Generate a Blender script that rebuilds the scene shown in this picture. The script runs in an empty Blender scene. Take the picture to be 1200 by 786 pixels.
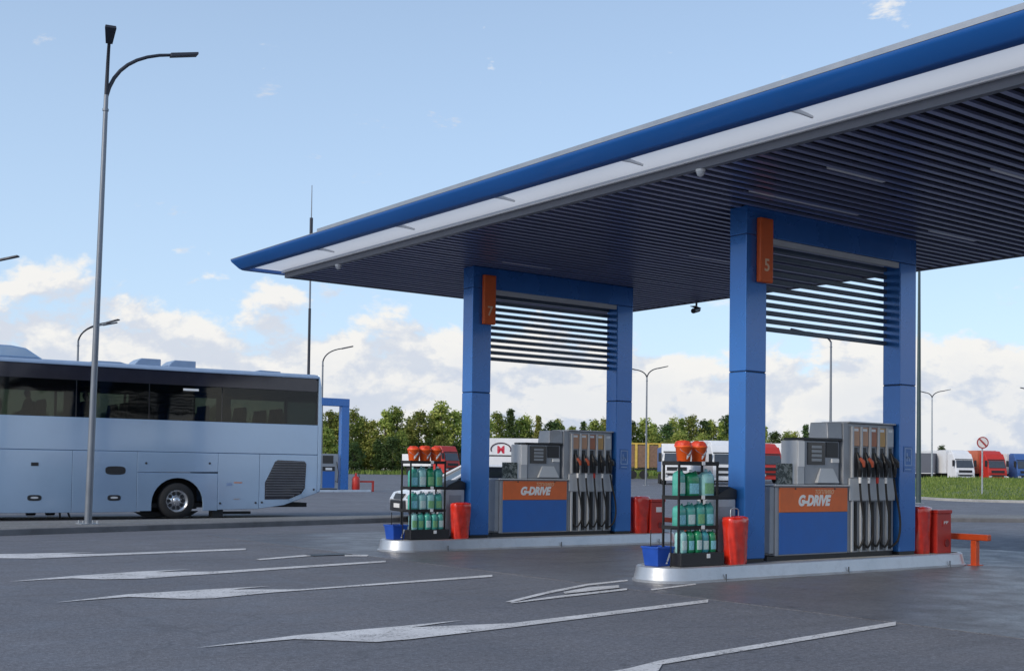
import bpy, bmesh, math, random
from mathutils import Vector, Matrix
R = math.radians
rnd = random.Random(7)
sc = bpy.context.scene
COL = sc.collection

# ------------------------------------------------------------------ camera
# world axes: +X runs along the pump islands, +Y from island to island, origin at
# the foot of the first column of the near island.
F_PX, CY_PX, PITCH, ROLL, YAWA = 1413.38, 510.0, 0.0295, 0.0133, 0.92331
CAM = Vector((-12.3835, -11.1315, 1.40))
cd = bpy.data.cameras.new('camera'); cam = bpy.data.objects.new('camera', cd); COL.objects.link(cam)
cam.location = CAM
cam.rotation_euler = (Matrix.Rotation(YAWA - math.pi/2, 3, 'Z') @ Matrix.Rotation(math.pi/2 + PITCH, 3, 'X')
                      @ Matrix.Rotation(ROLL, 3, 'Z')).to_euler()
cd.sensor_width = 36; cd.sensor_fit = 'HORIZONTAL'; cd.lens = F_PX/1200*36
cd.shift_y = (CY_PX - 393)/1200
cd.clip_start = 0.1; cd.clip_end = 5000
sc.camera = cam
VW = Vector((math.cos(YAWA), math.sin(YAWA), 0)); RT = Vector((math.sin(YAWA), -math.cos(YAWA), 0)); UP = Vector((0, 0, 1))

def ray(px, py):
    u, v = px-600, py-CY_PX
    c, s = math.cos(ROLL), math.sin(ROLL); u, v = c*u+s*v, -s*u+c*v
    x, z = u/F_PX, -v/F_PX
    c, s = math.cos(PITCH), math.sin(PITCH)
    return RT*x + VW*(c-s*z) + UP*(s+c*z)
def on_z(px, py, z=0.0):            # where a pixel's ray meets the level z
    d = ray(px, py); return CAM + d*((z-CAM.z)/d.z)
def at_depth(px, py, D):            # point at view depth D
    d = ray(px, py); return CAM + d*(D/d.dot(VW))
def rise(s):                        # the land rises gently behind the station
    t = min(1.0, max(0.0, (s-50)/100.0)); return .70*t*t*(3-2*t)
def ground_at(px, D, dz=0.0):       # spot on the ground below pixel column px at depth D
    p = at_depth(px, 552, D); return Vector((p.x, p.y, rise(D)+dz))
def gz(p): return rise((Vector(p)-CAM).dot(VW))

# ------------------------------------------------------------------ light
SUN_EL, SUN_AZ = R(32), math.atan2(-1.0, -0.12)       # azimuth from +Y, clockwise
sd = Vector((math.sin(SUN_AZ)*math.cos(SUN_EL), math.cos(SUN_AZ)*math.cos(SUN_EL), math.sin(SUN_EL)))
sl = bpy.data.lights.new('sun', 'SUN'); so = bpy.data.objects.new('sun', sl); COL.objects.link(so)
sl.energy = 1.5; sl.angle = R(20); sl.color = (1.0, 0.90, 0.76)
so.rotation_euler = sd.to_track_quat('Z', 'Y').to_euler(); so.location = (-20, 0, 30)

w = bpy.data.worlds.new('World'); sc.world = w; w.use_nodes = True
nt = w.node_tree; nt.nodes.clear()
def wn(t, **k):
    n = nt.nodes.new(t)
    for a, b in k.items(): setattr(n, a, b)
    return n
def wmath(op, a, b=None, c=None, clamp=False):
    n = wn('ShaderNodeMath', operation=op, use_clamp=clamp)
    for i, x in enumerate((a, b, c)):
        if x is None: continue
        if isinstance(x, (int, float)): n.inputs[i].default_value = x
        else: nt.links.new(x, n.inputs[i])
    return n.outputs[0]
def wmap(v, a, b, c, d, interp='SMOOTHSTEP'):
    n = wn('ShaderNodeMapRange', interpolation_type=interp)
    nt.links.new(v, n.inputs[0])
    for i, x in enumerate((a, b, c, d)):
        n.inputs[i+1].default_value = x
    return n.outputs[0]
sky = wn('ShaderNodeTexSky', sky_type='NISHITA'); sky.sun_disc = False
sky.sun_elevation = SUN_EL; sky.sun_rotation = SUN_AZ; sky.altitude = 0
sky.air_density = 1.0; sky.dust_density = 0.6; sky.ozone_density = 2.0
tc = wn('ShaderNodeTexCoord'); nrm = wn('ShaderNodeVectorMath', operation='NORMALIZE'); nt.links.new(tc.outputs['Generated'], nrm.inputs[0])
sx = wn('ShaderNodeSeparateXYZ'); nt.links.new(nrm.outputs[0], sx.inputs[0])
elev = wmath('ARCSINE', sx.outputs[2])
azim = wmath('ARCTAN2', sx.outputs[1], sx.outputs[0])
def cloudtex(du, dv, su, sv, scale, detail, rough, seed, dist=0.0):
    cx = wn('ShaderNodeCombineXYZ')
    nt.links.new(wmath('MULTIPLY_ADD', azim, su, du), cx.inputs[0])
    nt.links.new(wmath('MULTIPLY_ADD', elev, sv, dv), cx.inputs[1]); cx.inputs[2].default_value = seed
    n = wn('ShaderNodeTexNoise'); n.inputs['Scale'].default_value = scale; n.inputs['Detail'].default_value = detail
    n.inputs['Roughness'].default_value = rough; n.inputs['Distortion'].default_value = dist
    nt.links.new(cx.outputs[0], n.inputs['Vector']); return n.outputs['Fac']
# bank of cumulus low over the horizon
big = cloudtex(0, 0, 1.0, 1.45, 8.5, 9, 0.60, 3.1, 0.15)
big_up = cloudtex(0.012, 0.028, 1.0, 1.45, 8.5, 9, 0.60, 3.1, 0.15)
cover = wmap(elev, 0.07, 0.175, 0.25, -0.13, 'LINEAR')
dens = wmath('ADD', big, cover)
mask = wmap(dens, 0.53, 0.61, 0.0, 0.96)
# a few wisps higher up
wis = cloudtex(2.0, 0.7, 1.0, 2.2, 14.0, 7, 0.62, 8.4, 0.2)
wlay = wmap(elev, 0.12, 0.55, 0.0, -0.10, 'LINEAR')
wmask = wmath('MULTIPLY', wmap(wmath('ADD', wis, wlay), 0.60, 0.70, 0.0, 0.85), wmap(elev, 0.10, 0.16, 0.0, 1.0))
mask2 = wmath('MAXIMUM', mask, wmask)
# light and shade inside the clouds: less cloud towards the sun side means a lit edge
shade = wmap(wmath('SUBTRACT', big, big_up), -0.07, 0.075, 0.0, 1.0)
thick = wmap(dens, 0.6, 0.85, 0.0, 1.0)
lit = wmath('SUBTRACT', wmath('MULTIPLY_ADD', shade, 0.9, 0.30, clamp=True), wmath('MULTIPLY', thick, 0.30), clamp=True)
ccol = wn('ShaderNodeMix', data_type='RGBA'); nt.links.new(lit, ccol.inputs['Factor'])
ccol.inputs['A'].default_value = (3.5, 3.95, 4.8, 1); ccol.inputs['B'].default_value = (5.8, 5.7, 5.5, 1)
mx = wn('ShaderNodeMix', data_type='RGBA'); nt.links.new(mask2, mx.inputs['Factor'])
# thin high veil that pales the blue towards the horizon
veil = wn('ShaderNodeMix', data_type='RGBA'); nt.links.new(wmap(elev, 0.0, 0.60, 0.72, 0.22, 'LINEAR'), veil.inputs['Factor'])
nt.links.new(sky.outputs[0], veil.inputs['A']); veil.inputs['B'].default_value = (3.8, 4.95, 6.5, 1)
nt.links.new(veil.outputs['Result'], mx.inputs['A']); nt.links.new(ccol.outputs['Result'], mx.inputs['B'])
bg = wn('ShaderNodeBackground'); bg.inputs[1].default_value = 0.10; nt.links.new(mx.outputs['Result'], bg.inputs[0])
wo = wn('ShaderNodeOutputWorld'); nt.links.new(bg.outputs[0], wo.inputs[0])
vs = sc.view_settings; vs.view_transform = 'Standard'; vs.look = 'None'; vs.gamma = 1; vs.use_curve_mapping = False; vs.exposure = 0.68

# ------------------------------------------------------------------ materials
MAT = {}
def mat(name, col, rough=0.5, metal=0.0, var=0.08, scale=4.0, bump=0.0, bscale=60.0, coat=0.0, alpha=1.0, dirt=0.0, stretch=None, spec=0.5):
    if name in MAT: return MAT[name]
    m = bpy.data.materials.new(name); m.use_nodes = True; n = m.node_tree; L = n.links.new
    b = n.nodes['Principled BSDF']; b.inputs['Roughness'].default_value = rough; b.inputs['Metallic'].default_value = metal
    b.inputs['Coat Weight'].default_value = coat; b.inputs['Coat Roughness'].default_value = 0.08; b.inputs['Specular IOR Level'].default_value = spec
    t = n.nodes.new('ShaderNodeTexCoord'); src = t.outputs['Object']
    if stretch:
        mp = n.nodes.new('ShaderNodeMapping'); mp.inputs['Scale'].default_value = stretch; L(src, mp.inputs[0]); src = mp.outputs[0]
    no = n.nodes.new('ShaderNodeTexNoise'); no.inputs['Scale'].default_value = scale; no.inputs['Detail'].default_value = 6; L(src, no.inputs['Vector'])
    r = n.nodes.new('ShaderNodeMapRange'); r.inputs[1].default_value = .3; r.inputs[2].default_value = .7; r.inputs[3].default_value = 1-var; r.inputs[4].default_value = 1+var
    L(no.outputs['Fac'], r.inputs[0])
    mu = n.nodes.new('ShaderNodeMix'); mu.data_type = 'RGBA'; mu.blend_type = 'MULTIPLY'; mu.inputs['Factor'].default_value = 1
    mu.inputs['A'].default_value = (*col, 1); L(r.outputs[0], mu.inputs['B']); out = mu.outputs['Result']
    if dirt:
        d = n.nodes.new('ShaderNodeTexNoise'); d.inputs['Scale'].default_value = scale*2.7; d.inputs['Detail'].default_value = 9; d.inputs['Roughness'].default_value = .7; L(src, d.inputs['Vector'])
        dr = n.nodes.new('ShaderNodeMapRange'); dr.inputs[1].default_value = .52; dr.inputs[2].default_value = .75; dr.inputs[3].default_value = 0; dr.inputs[4].default_value = dirt; L(d.outputs['Fac'], dr.inputs[0])
        dm = n.nodes.new('ShaderNodeMix'); dm.data_type = 'RGBA'; L(dr.outputs[0], dm.inputs['Factor']); L(out, dm.inputs['A']); dm.inputs['B'].default_value = (.10, .09, .08, 1); out = dm.outputs['Result']
    L(out, b.inputs['Base Color'])
    rr = n.nodes.new('ShaderNodeMapRange'); rr.inputs[1].default_value = .3; rr.inputs[2].default_value = .7; rr.inputs[3].default_value = max(0.02, rough*.85); rr.inputs[4].default_value = min(1, rough*1.15)
    L(no.outputs['Fac'], rr.inputs[0]); L(rr.outputs[0], b.inputs['Roughness'])
    if bump:
        bn = n.nodes.new('ShaderNodeTexNoise'); bn.inputs['Scale'].default_value = bscale; bn.inputs['Detail'].default_value = 4; L(src, bn.inputs['Vector'])
        bp = n.nodes.new('ShaderNodeBump'); bp.inputs['Strength'].default_value = bump; bp.inputs['Distance'].default_value = .02; L(bn.outputs['Fac'], bp.inputs['Height']); L(bp.outputs[0], b.inputs['Normal'])
    MAT[name] = m; return m

def glass_mat(name, tint=(.25, .28, .28), rough=.03):
    if name in MAT: return MAT[name]
    m = bpy.data.materials.new(name); m.use_nodes = True; n = m.node_tree; n.nodes.clear(); L = n.links.new
    o = n.nodes.new('ShaderNodeOutputMaterial'); tr = n.nodes.new('ShaderNodeBsdfTransparent'); tr.inputs[0].default_value = (*tint, 1)
    g = n.nodes.new('ShaderNodeBsdfGlossy'); g.inputs['Roughness'].default_value = rough
    t = n.nodes.new('ShaderNodeTexCoord'); no = n.nodes.new('ShaderNodeTexNoise'); no.inputs['Scale'].default_value = .9; L(t.outputs['Object'], no.inputs['Vector'])
    bp = n.nodes.new('ShaderNodeBump'); bp.inputs['Strength'].default_value = .05; bp.inputs['Distance'].default_value = .1; L(no.outputs['Fac'], bp.inputs['Height']); L(bp.outputs[0], g.inputs['Normal'])
    f = n.nodes.new('ShaderNodeFresnel'); f.inputs[0].default_value = 1.5
    mx = n.nodes.new('ShaderNodeMixShader'); L(f.outputs[0], mx.inputs[0]); L(tr.outputs[0], mx.inputs[1]); L(g.outputs[0], mx.inputs[2]); L(mx.outputs[0], o.inputs[0])
    MAT[name] = m; return m

BLUE = mat('blue_panel', (.030, .165, .50), .27, .35, var=.06, scale=1.2, coat=.5, dirt=.07, bump=.03, bscale=1.6)
FBLUE = mat('fascia_blue', (.005, .090, .34), .35, var=.05, scale=.8, coat=.2, dirt=.05)
DBLUE = mat('dispenser_blue', (.018, .13, .47), .4, var=.05, dirt=.08)
ORANGE = mat('sign_orange', (.74, .12, .02), .45, var=.08, scale=6)
DORANGE = mat('dispenser_orange', (.74, .15, .03), .42, var=.08, scale=5, dirt=.08)
WHITE = mat('white_panel', (.80, .81, .82), .38, var=.04, scale=1.0, dirt=.06)
GREYM = mat('grey_metal', (.36, .38, .41), .4, .6, var=.08, scale=3, dirt=.08)
TRIM = mat('grey_trim', (.16, .17, .20), .45, .2, var=.08)
SLAT = mat('soffit_slat', (.28, .30, .46), .32, .45, var=.10, scale=.7)
SOFFB = mat('soffit_backing', (.006, .008, .022), .8)
LOUV = mat('louvre_slat', (.085, .115, .155), .45, .2, var=.1)
DISPG = mat('dispenser_grey', (.34, .36, .39), .42, .2, var=.06, scale=6, dirt=.12)
DISPL = mat('dispenser_light', (.52, .54, .56), .45, .1, var=.05, dirt=.1)
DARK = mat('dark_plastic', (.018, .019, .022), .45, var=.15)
BLACK = mat('black_rubber', (.012, .012, .013), .65, var=.2, bump=.1)
STEEL = mat('galvanised_steel', (.42, .45, .48), .45, .7, var=.15, scale=8, dirt=.15)
ALU = mat('island_aluminium', (.50, .52, .55), .38, .7, var=.12, scale=2.0, bump=.06, bscale=14, dirt=.22)
CONC = mat('kerb_concrete', (.36, .36, .35), .85, var=.18, scale=3, bump=.5, bscale=40, dirt=.4)
RED = mat('red_vinyl', (.66, .03, .014), .20, var=.2, scale=7, coat=.8, bump=.35, bscale=10)
REDP = mat('red_paint', (.50, .03, .02), .4, var=.12, scale=5, dirt=.15)
ORP = mat('orange_paint', (.70, .09, .02), .4, var=.12, scale=6, dirt=.15)
ORB = mat('orange_plastic', (.85, .12, .02), .35, var=.08, scale=8)
BINB = mat('blue_plastic', (.014, .075, .40), .38, var=.08, scale=6)
WTXT = mat('white_print', (.85, .85, .84), .5, var=.02)
PEACH = mat('peach_print', (.60, .33, .20), .45, var=.06, scale=9)
TANP = mat('amber_print', (.62, .36, .12), .45, var=.06, scale=9)
SCREEN = mat('screen_dark', (.02, .025, .03), .12, var=.1)
BODY = mat('bus_paint', (.36, .50, .68), .20, .55, var=.05, scale=.6, coat=1.0, dirt=.06, bump=.03, bscale=1.3)
BUSROOF = mat('bus_roof', (.24, .33, .47), .4, var=.06)
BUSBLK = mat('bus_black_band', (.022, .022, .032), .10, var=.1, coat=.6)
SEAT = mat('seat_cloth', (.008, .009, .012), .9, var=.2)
GLASS = glass_mat('bus_glass', (.40, .44, .40))
CGLASS = glass_mat('car_glass', (.12, .13, .14))
CHROME = mat('wheel_alloy', (.62, .63, .65), .25, .9, var=.06, dirt=.15)
TYRE = mat('tyre_rubber', (.016, .016, .017), .8, var=.2, bump=.3, bscale=30)

# ------------------------------------------------------------------ mesh helpers
class MB:
    def __init__(s): s.v = []; s.f = []; s.sm = []
    def add(s, verts, faces, smooth=False):
        o = len(s.v); s.v += [tuple(q) for q in verts]; s.f += [tuple(i+o for i in f) for f in faces]; s.sm += [smooth]*len(faces); return s
    def box(s, x0, x1, y0, y1, z0, z1):
        return s.add([(x0,y0,z0),(x1,y0,z0),(x1,y1,z0),(x0,y1,z0),(x0,y0,z1),(x1,y0,z1),(x1,y1,z1),(x0,y1,z1)],
                     [(0,3,2,1),(4,5,6,7),(0,1,5,4),(1,2,6,5),(2,3,7,6),(3,0,4,7)])
    def hexa(s, lo, hi):             # two quads (bottom ring, top ring)
        return s.add(list(lo)+list(hi), [(0,3,2,1),(4,5,6,7),(0,1,5,4),(1,2,6,5),(2,3,7,6),(3,0,4,7)])
    def cyl(s, p0, p1, r0, r1=None, n=12, caps=True):
        r1 = r0 if r1 is None else r1; p0 = Vector(p0); p1 = Vector(p1); d = (p1-p0).normalized()
        u = d.orthogonal().normalized(); v = d.cross(u); ring = []
        for p, r in ((p0, r0), (p1, r1)):
            ring += [p + u*(r*math.cos(2*math.pi*i/n)) + v*(r*math.sin(2*math.pi*i/n)) for i in range(n)]
        s.add(ring, [(i, (i+1) % n, n+(i+1) % n, n+i) for i in range(n)], True)
        if caps: s.add(ring, [tuple(range(n-1, -1, -1)), tuple(range(n, 2*n))])
        return s
    def tube(s, pts, r, n=8):
        pts = [Vector(p) for p in pts]; rr = r if isinstance(r, (list, tuple)) else [r]*len(pts)
        prev = None; V = []
        for i, p in enumerate(pts):
            d = (pts[min(i+1, len(pts)-1)] - pts[max(i-1, 0)]).normalized()
            u = d.orthogonal().normalized() if prev is None else (prev - d*prev.dot(d)).normalized()
            prev = u; v = d.cross(u)
            V += [p + u*(rr[i]*math.cos(2*math.pi*k/n)) + v*(rr[i]*math.sin(2*math.pi*k/n)) for k in range(n)]
        m = len(pts)
        s.add(V, [(i*n+k, i*n+(k+1) % n, (i+1)*n+(k+1) % n, (i+1)*n+k) for i in range(m-1) for k in range(n)], True)
        s.add(V, [tuple(range(n-1, -1, -1)), tuple(range((m-1)*n, m*n))]); return s
    def lathe(s, prof, c=(0, 0, 0), n=24, sx=1.0, sy=1.0, smooth=True, open0=False):
        V = []
        for r, z in prof: V += [(c[0]+sx*r*math.cos(2*math.pi*i/n), c[1]+sy*r*math.sin(2*math.pi*i/n), c[2]+z) for i in range(n)]
        m = len(prof)
        s.add(V, [(i*n+k, i*n+(k+1) % n, (i+1)*n+(k+1) % n, (i+1)*n+k) for i in range(m-1) for k in range(n)], smooth)
        s.add(V, ([] if open0 else [tuple(range(n-1, -1, -1))]) + [tuple(range((m-1)*n, m*n))]); return s
    def prism(s, poly, lo, hi, axis='y'):
        n = len(poly)
        def P(a, b, t): return {'y': (a, t, b), 'x': (t, a, b), 'z': (a, b, t)}[axis]
        V = [P(a, b, lo) for a, b in poly] + [P(a, b, hi) for a, b in poly]
        return s.add(V, [tuple(range(n)), tuple(range(2*n-1, n-1, -1))] + [(i, n+i, n+(i+1) % n, (i+1) % n) for i in range(n)])
    def build(s, name, m, parent=None, bevel=0.0, kind=None, loc=None, fix=True, soft=0):
        me = bpy.data.meshes.new(name); me.from_pydata(s.v, [], s.f)
        me.polygons.foreach_set('use_smooth', s.sm)
        if fix:
            bm = bmesh.new(); bm.from_mesh(me); bmesh.ops.recalc_face_normals(bm, faces=bm.faces); bm.to_mesh(me); bm.free()
        if soft:
            me.polygons.foreach_set('use_smooth', [True]*len(me.polygons)); me.set_sharp_from_angle(angle=R(soft))
        me.materials.append(m)
        o = bpy.data.objects.new(name, me); COL.objects.link(o); o.parent = parent
        if loc is not None: o.location = loc
        if kind: o['kind'] = kind
        if bevel:
            b = o.modifiers.new('bevel', 'BEVEL'); b.width = bevel; b.segments = 2; b.limit_method = 'ANGLE'; b.angle_limit = R(40)
        return o

def thing(name, label, cat, loc=(0, 0, 0), rz=0.0, group=None):
    o = bpy.data.objects.new(name, None); COL.objects.link(o); o.empty_display_size = .2
    o.location = loc; o.rotation_euler = (0, 0, rz); return tag(o, label, cat, group)
def tag(o, label=None, cat=None, group=None, kind=None):
    for k, v in (('label', label), ('category', cat), ('group', group), ('kind', kind)):
        if v: o[k] = v
    return o
def copy_tree(o, parent=None):
    c = o.copy(); COL.objects.link(c); c.parent = parent
    for ch in list(o.children): copy_tree(ch, c)
    return c
def dup(o, loc, rz=None, label=None, group=None, scale=None):
    c = copy_tree(o); c.location = loc
    if rz is not None: c.rotation_euler = (0, 0, rz)
    if label: c['label'] = label
    if group: c['group'] = group
    if scale: c.scale = scale
    return c
def text_obj(name, body, size, m, parent, loc, rot, shear=0.0, ext=.002, offset=0.0, sx=1.0, space=1.0):
    cu = bpy.data.curves.new(name+'_c', 'FONT'); cu.body = body; cu.size = size; cu.shear = shear; cu.extrude = ext
    cu.offset = offset; cu.align_x = 'CENTER'; cu.align_y = 'CENTER'; cu.space_character = space; cu.resolution_u = 4
    t = bpy.data.objects.new(name+'_t', cu); COL.objects.link(t)
    dg = bpy.context.evaluated_depsgraph_get(); me = bpy.data.meshes.new_from_object(t.evaluated_get(dg))
    bpy.data.objects.remove(t); bpy.data.curves.remove(cu)
    me.materials.clear(); me.materials.append(m); me.name = name
    o = bpy.data.objects.new(name, me); COL.objects.link(o); o.parent = parent; o.location = loc; o.rotation_euler = rot; o.scale = (sx, 1, 1)
    return o

# ------------------------------------------------------------------ ground
def ground_mat(name, c0, c1, grain=220, patch=.35, stain=.35, rough=.85, crack=True):
    m = bpy.data.materials.new(name); m.use_nodes = True; n = m.node_tree; L = n.links.new; b = n.nodes['Principled BSDF']
    g = n.nodes.new('ShaderNodeNewGeometry'); P = g.outputs['Position']
    def noise(s, d=6, r=.6, dist=0.0, src=P):
        q = n.nodes.new('ShaderNodeTexNoise'); q.inputs['Scale'].default_value = s; q.inputs['Detail'].default_value = d; q.inputs['Roughness'].default_value = r; q.inputs['Distortion'].default_value = dist; L(src, q.inputs['Vector']); return q.outputs['Fac']
    def rng(v, a, b_, c, d):
        q = n.nodes.new('ShaderNodeMapRange'); q.inputs[1].default_value = a; q.inputs[2].default_value = b_; q.inputs[3].default_value = c; q.inputs[4].default_value = d; L(v, q.inputs[0]); return q.outputs[0]
    def mix(f, A, B, bt='MIX'):
        q = n.nodes.new('ShaderNodeMix'); q.data_type = 'RGBA'; q.blend_type = bt
        if isinstance(f, float): q.inputs['Factor'].default_value = f
        else: L(f, q.inputs['Factor'])
        for k, x in (('A', A), ('B', B)):
            if isinstance(x, tuple): q.inputs[k].default_value = (*x, 1)
            else: L(x, q.inputs[k])
        return q.outputs['Result']
    base = mix(rng(noise(.35, 5), .35, .65, 0, 1), c0, c1)
    agg = noise(grain, 3, .7); agg2 = noise(grain*.28, 4, .7)
    base = mix(1.0, base, rng(agg, .32, .68, .55, 1.45), 'MULTIPLY')
    base = mix(1.0, base, rng(agg2, .32, .68, .80, 1.20), 'MULTIPLY')
    mp = n.nodes.new('ShaderNodeMapping'); mp.inputs['Scale'].default_value = (.16, 1.4, 1); L(P, mp.inputs[0])
    base = mix(rng(noise(1.1, 6, .65, .2, mp.outputs[0]), .56, .72, 0, stain), base, tuple(x*.50 for x in c0))
    base = mix(rng(noise(2.3, 7, .7), .60, .70, 0, stain*.8), base, tuple(x*.42 for x in c0))
    base = mix(rng(noise(.9, 7, .65), .60, .74, 0, patch), base, tuple(x*1.55 for x in c1))
    base = mix(1.0, base, rng(noise(15, 5, .8), .30, .70, .66, 1.34), 'MULTIPLY')
    base = mix(1.0, base, rng(noise(40, 3, .8), .30, .70, .62, 1.38), 'MULTIPLY')
    mp2 = n.nodes.new('ShaderNodeMapping'); mp2.inputs['Scale'].default_value = (.05, 1.0, 1); mp2.inputs['Rotation'].default_value = (0, 0, .06); L(P, mp2.inputs[0])
    base = mix(rng(noise(2.2, 4, .6, .1, mp2.outputs[0]), .58, .68, 0, stain*.5), base, tuple(x*.6 for x in c0))
    sp = n.nodes.new('ShaderNodeTexVoronoi'); sp.inputs['Scale'].default_value = 1.6; sp.inputs['Randomness'].default_value = 1; L(P, sp.inputs['Vector'])
    base = mix(rng(sp.outputs['Distance'], .05, .10, stain*1.1, 0), base, tuple(x*.38 for x in c0))
    if crack:
        vo = n.nodes.new('ShaderNodeTexVoronoi'); vo.feature = 'DISTANCE_TO_EDGE'; vo.inputs['Scale'].default_value = .16
        wp = n.nodes.new('ShaderNodeVectorMath'); wp.operation = 'MULTIPLY_ADD'; nn = n.nodes.new('ShaderNodeTexNoise'); nn.inputs['Scale'].default_value = .8; nn.inputs['Detail'].default_value = 6; L(P, nn.inputs['Vector'])
        L(nn.outputs['Color'], wp.inputs[0]); wp.inputs[1].default_value = (1.6, 1.6, 0); L(P, wp.inputs[2]); L(wp.outputs[0], vo.inputs['Vector'])
        base = mix(rng(vo.outputs['Distance'],   .0, .0035, .28, 0), base, tuple(x*.35 for x in c0))
    L(base, b.inputs['Base Color']); b.inputs['Roughness'].default_value = rough
    L(rng(noise(1.7, 5), .35, .65, rough*.75, min(1, rough*1.1)), b.inputs['Roughness'])
    bp = n.nodes.new('ShaderNodeBump'); bp.inputs['Strength'].default_value = .55; bp.inputs['Distance'].default_value = .008; L(agg2, bp.inputs['Height']); L(bp.outputs[0], b.inputs['Normal'])
    return m
ASPH = ground_mat('asphalt', (.118, .123, .142), (.146, .151, .172), grain=105)
SLAB = ground_mat('forecourt_concrete', (.108, .109, .122), (.138, .138, .150), grain=120, patch=.25, stain=.55, rough=.5)
ROADM = ground_mat('pale_road', (.11, .11, .115), (.14, .14, .14), grain=60)
FIELD = ground_mat('field_soil', (.10, .12, .05), (.13, .15, .06), grain=20)
gv = []; ss = [-900] + [50+i*10 for i in range(11)] + [2500]
for q in ss:
    for u in (-1800, 1800):
        p = CAM + VW*q + RT*u; gv.append((p.x, p.y, rise(q)))
MB().add(gv, [(2*i, 2*i+1, 2*i+3, 2*i+2) for i in range(len(ss)-1)], True).build('ground', ASPH, kind='structure')
# forecourt slab round the pumps, edge at x = -2.4
MB().add([(-2.42, -40, .004), (9.2, -40, .004), (9.2, 12.2, .004), (-2.42, 12.2, .004)], [(0, 1, 2, 3)]).build('forecourt_pavement', SLAB, kind='structure')
MB().box(-2.47, -2.425, -40, 12.2, -.02, .006).build('pavement_edging', SLAB, kind='structure')

# painted markings: worn white paint
def paint_mat():
    m = bpy.data.materials.new('worn_white_paint'); m.use_nodes = True; n = m.node_tree; L = n.links.new; b = n.nodes['Principled BSDF']
    g = n.nodes.new('ShaderNodeNewGeometry'); q = n.nodes.new('ShaderNodeTexNoise'); q.inputs['Scale'].default_value = 26; q.inputs['Detail'].default_value = 8; q.inputs['Roughness'].default_value = .75; L(g.outputs['Position'], q.inputs['Vector'])
    r = n.nodes.new('ShaderNodeMapRange'); r.inputs[1].default_value = .54; r.inputs[2].default_value = .70; L(q.outputs['Fac'], r.inputs[0])
    q2 = n.nodes.new('ShaderNodeTexNoise'); q2.inputs['Scale'].default_value = 2.2; q2.inputs['Detail'].default_value = 6; L(g.outputs['Position'], q2.inputs['Vector'])
    r2 = n.nodes.new('ShaderNodeMapRange'); r2.inputs[1].default_value = .35; r2.inputs[2].default_value = .7; r2.inputs[3].default_value = .85; r2.inputs[4].default_value = 1.1; L(q2.outputs['Fac'], r2.inputs[0])
    c = n.nodes.new('ShaderNodeMix'); c.data_type = 'RGBA'; L(r.outputs[0], c.inputs['Factor']); c.inputs['A'].default_value = (.62, .62, .63, 1); c.inputs['B'].default_value = (.10, .10, .105, 1)
    c2 = n.nodes.new('ShaderNodeMix'); c2.data_type = 'RGBA'; c2.blend_type = 'MULTIPLY'; c2.inputs['Factor'].default_value = 1; L(c.outputs['Result'], c2.inputs['A']); L(r2.outputs[0], c2.inputs['B'])
    L(c2.outputs['Result'], b.inputs['Base Color']); b.inputs['Roughness'].default_value = .7
    q3 = n.nodes.new('ShaderNodeTexNoise'); q3.inputs['Scale'].default_value = 34; q3.inputs['Detail'].default_value = 5; q3.inputs['Roughness'].default_value = .8; L(g.outputs['Position'], q3.inputs['Vector'])
    q4 = n.nodes.new('ShaderNodeTexNoise'); q4.inputs['Scale'].default_value = 3.1; q4.inputs['Detail'].default_value = 4; L(g.outputs['Position'], q4.inputs['Vector'])
    ad = n.nodes.new('ShaderNodeMath'); ad.operation = 'MULTIPLY_ADD'; ad.inputs[1].default_value = .45; L(q4.outputs['Fac'], ad.inputs[0]); L(q3.outputs['Fac'], ad.inputs[2])
    wr = n.nodes.new('ShaderNodeMapRange'); wr.inputs[1].default_value = .79; wr.inputs[2].default_value = .90; L(ad.outputs[0], wr.inputs[0])
    tb = n.nodes.new('ShaderNodeBsdfTransparent'); ms = n.nodes.new('ShaderNodeMixShader'); L(wr.outputs[0], ms.inputs[0]); L(b.outputs[0], ms.inputs[1]); L(tb.outputs[0], ms.inputs[2]); L(ms.outputs[0], n.nodes['Material Output'].inputs[0])
    return m
PAINT = paint_mat()
def marking(name, px, z=.008):
    pts = [on_z(x, y, 0) for x, y in px]
    me = bpy.data.meshes.new(name); bm = bmesh.new(); f = bm.faces.new([bm.verts.new((p.x, p.y, z)) for p in pts]); f.normal_update()
    if f.normal.z < 0: f.normal_flip()
    bmesh.ops.triangulate(bm, faces=bm.faces); bm.to_mesh(me); bm.free(); me.materials.append(PAINT)
    o = bpy.data.objects.new(name, me); COL.objects.link(o); o['kind'] = 'structure'; return o
marking('lane_arrow_marking', [(-70,652),(0,649.3),(60,648.2),(112,647.3),(70,649.3),(120,649),(288,642.6),(288,644.4),(120,651.2),(40,654.6),(0,654.2),(-70,653)])
marking('lane_arrow_marking', [(10,681.7),(85,675),(160,670),(225,667),(182,670.3),(250,669.8),(452,657),(452,658.8),(250,672.5),(170,678),(120,679),(85,677.8)])
marking('lane_arrow_marking', [(65,706.2),(150,696.5),(240,691),(317,686.8),(272,691),(350,690.8),(577,673.6),(577,676),(320,694.4),(250,701.2),(220,702),(170,700.2),(150,699.6)])
marking('lane_arrow_marking', [(230,759.5),(350,744.5),(470,734),(542,727),(482,735.5),(600,730.5),(830,702.6),(830,706),(600,735.5),(480,749.5),(440,752.7),(375,750.2),(345,749.2)])
marking('lane_arrow_marking', [(640,800),(735,784),(775,774),(1050,728.6),(1050,733),(776,779),(772,786),(755,794),(690,798)])
marking('short_lane_line', [(300,655.2),(360,650),(365,651.5),(305,656.4)])
marking('short_lane_line', [(404,650.2),(432,650.2),(430,652),(404,652)])
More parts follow.
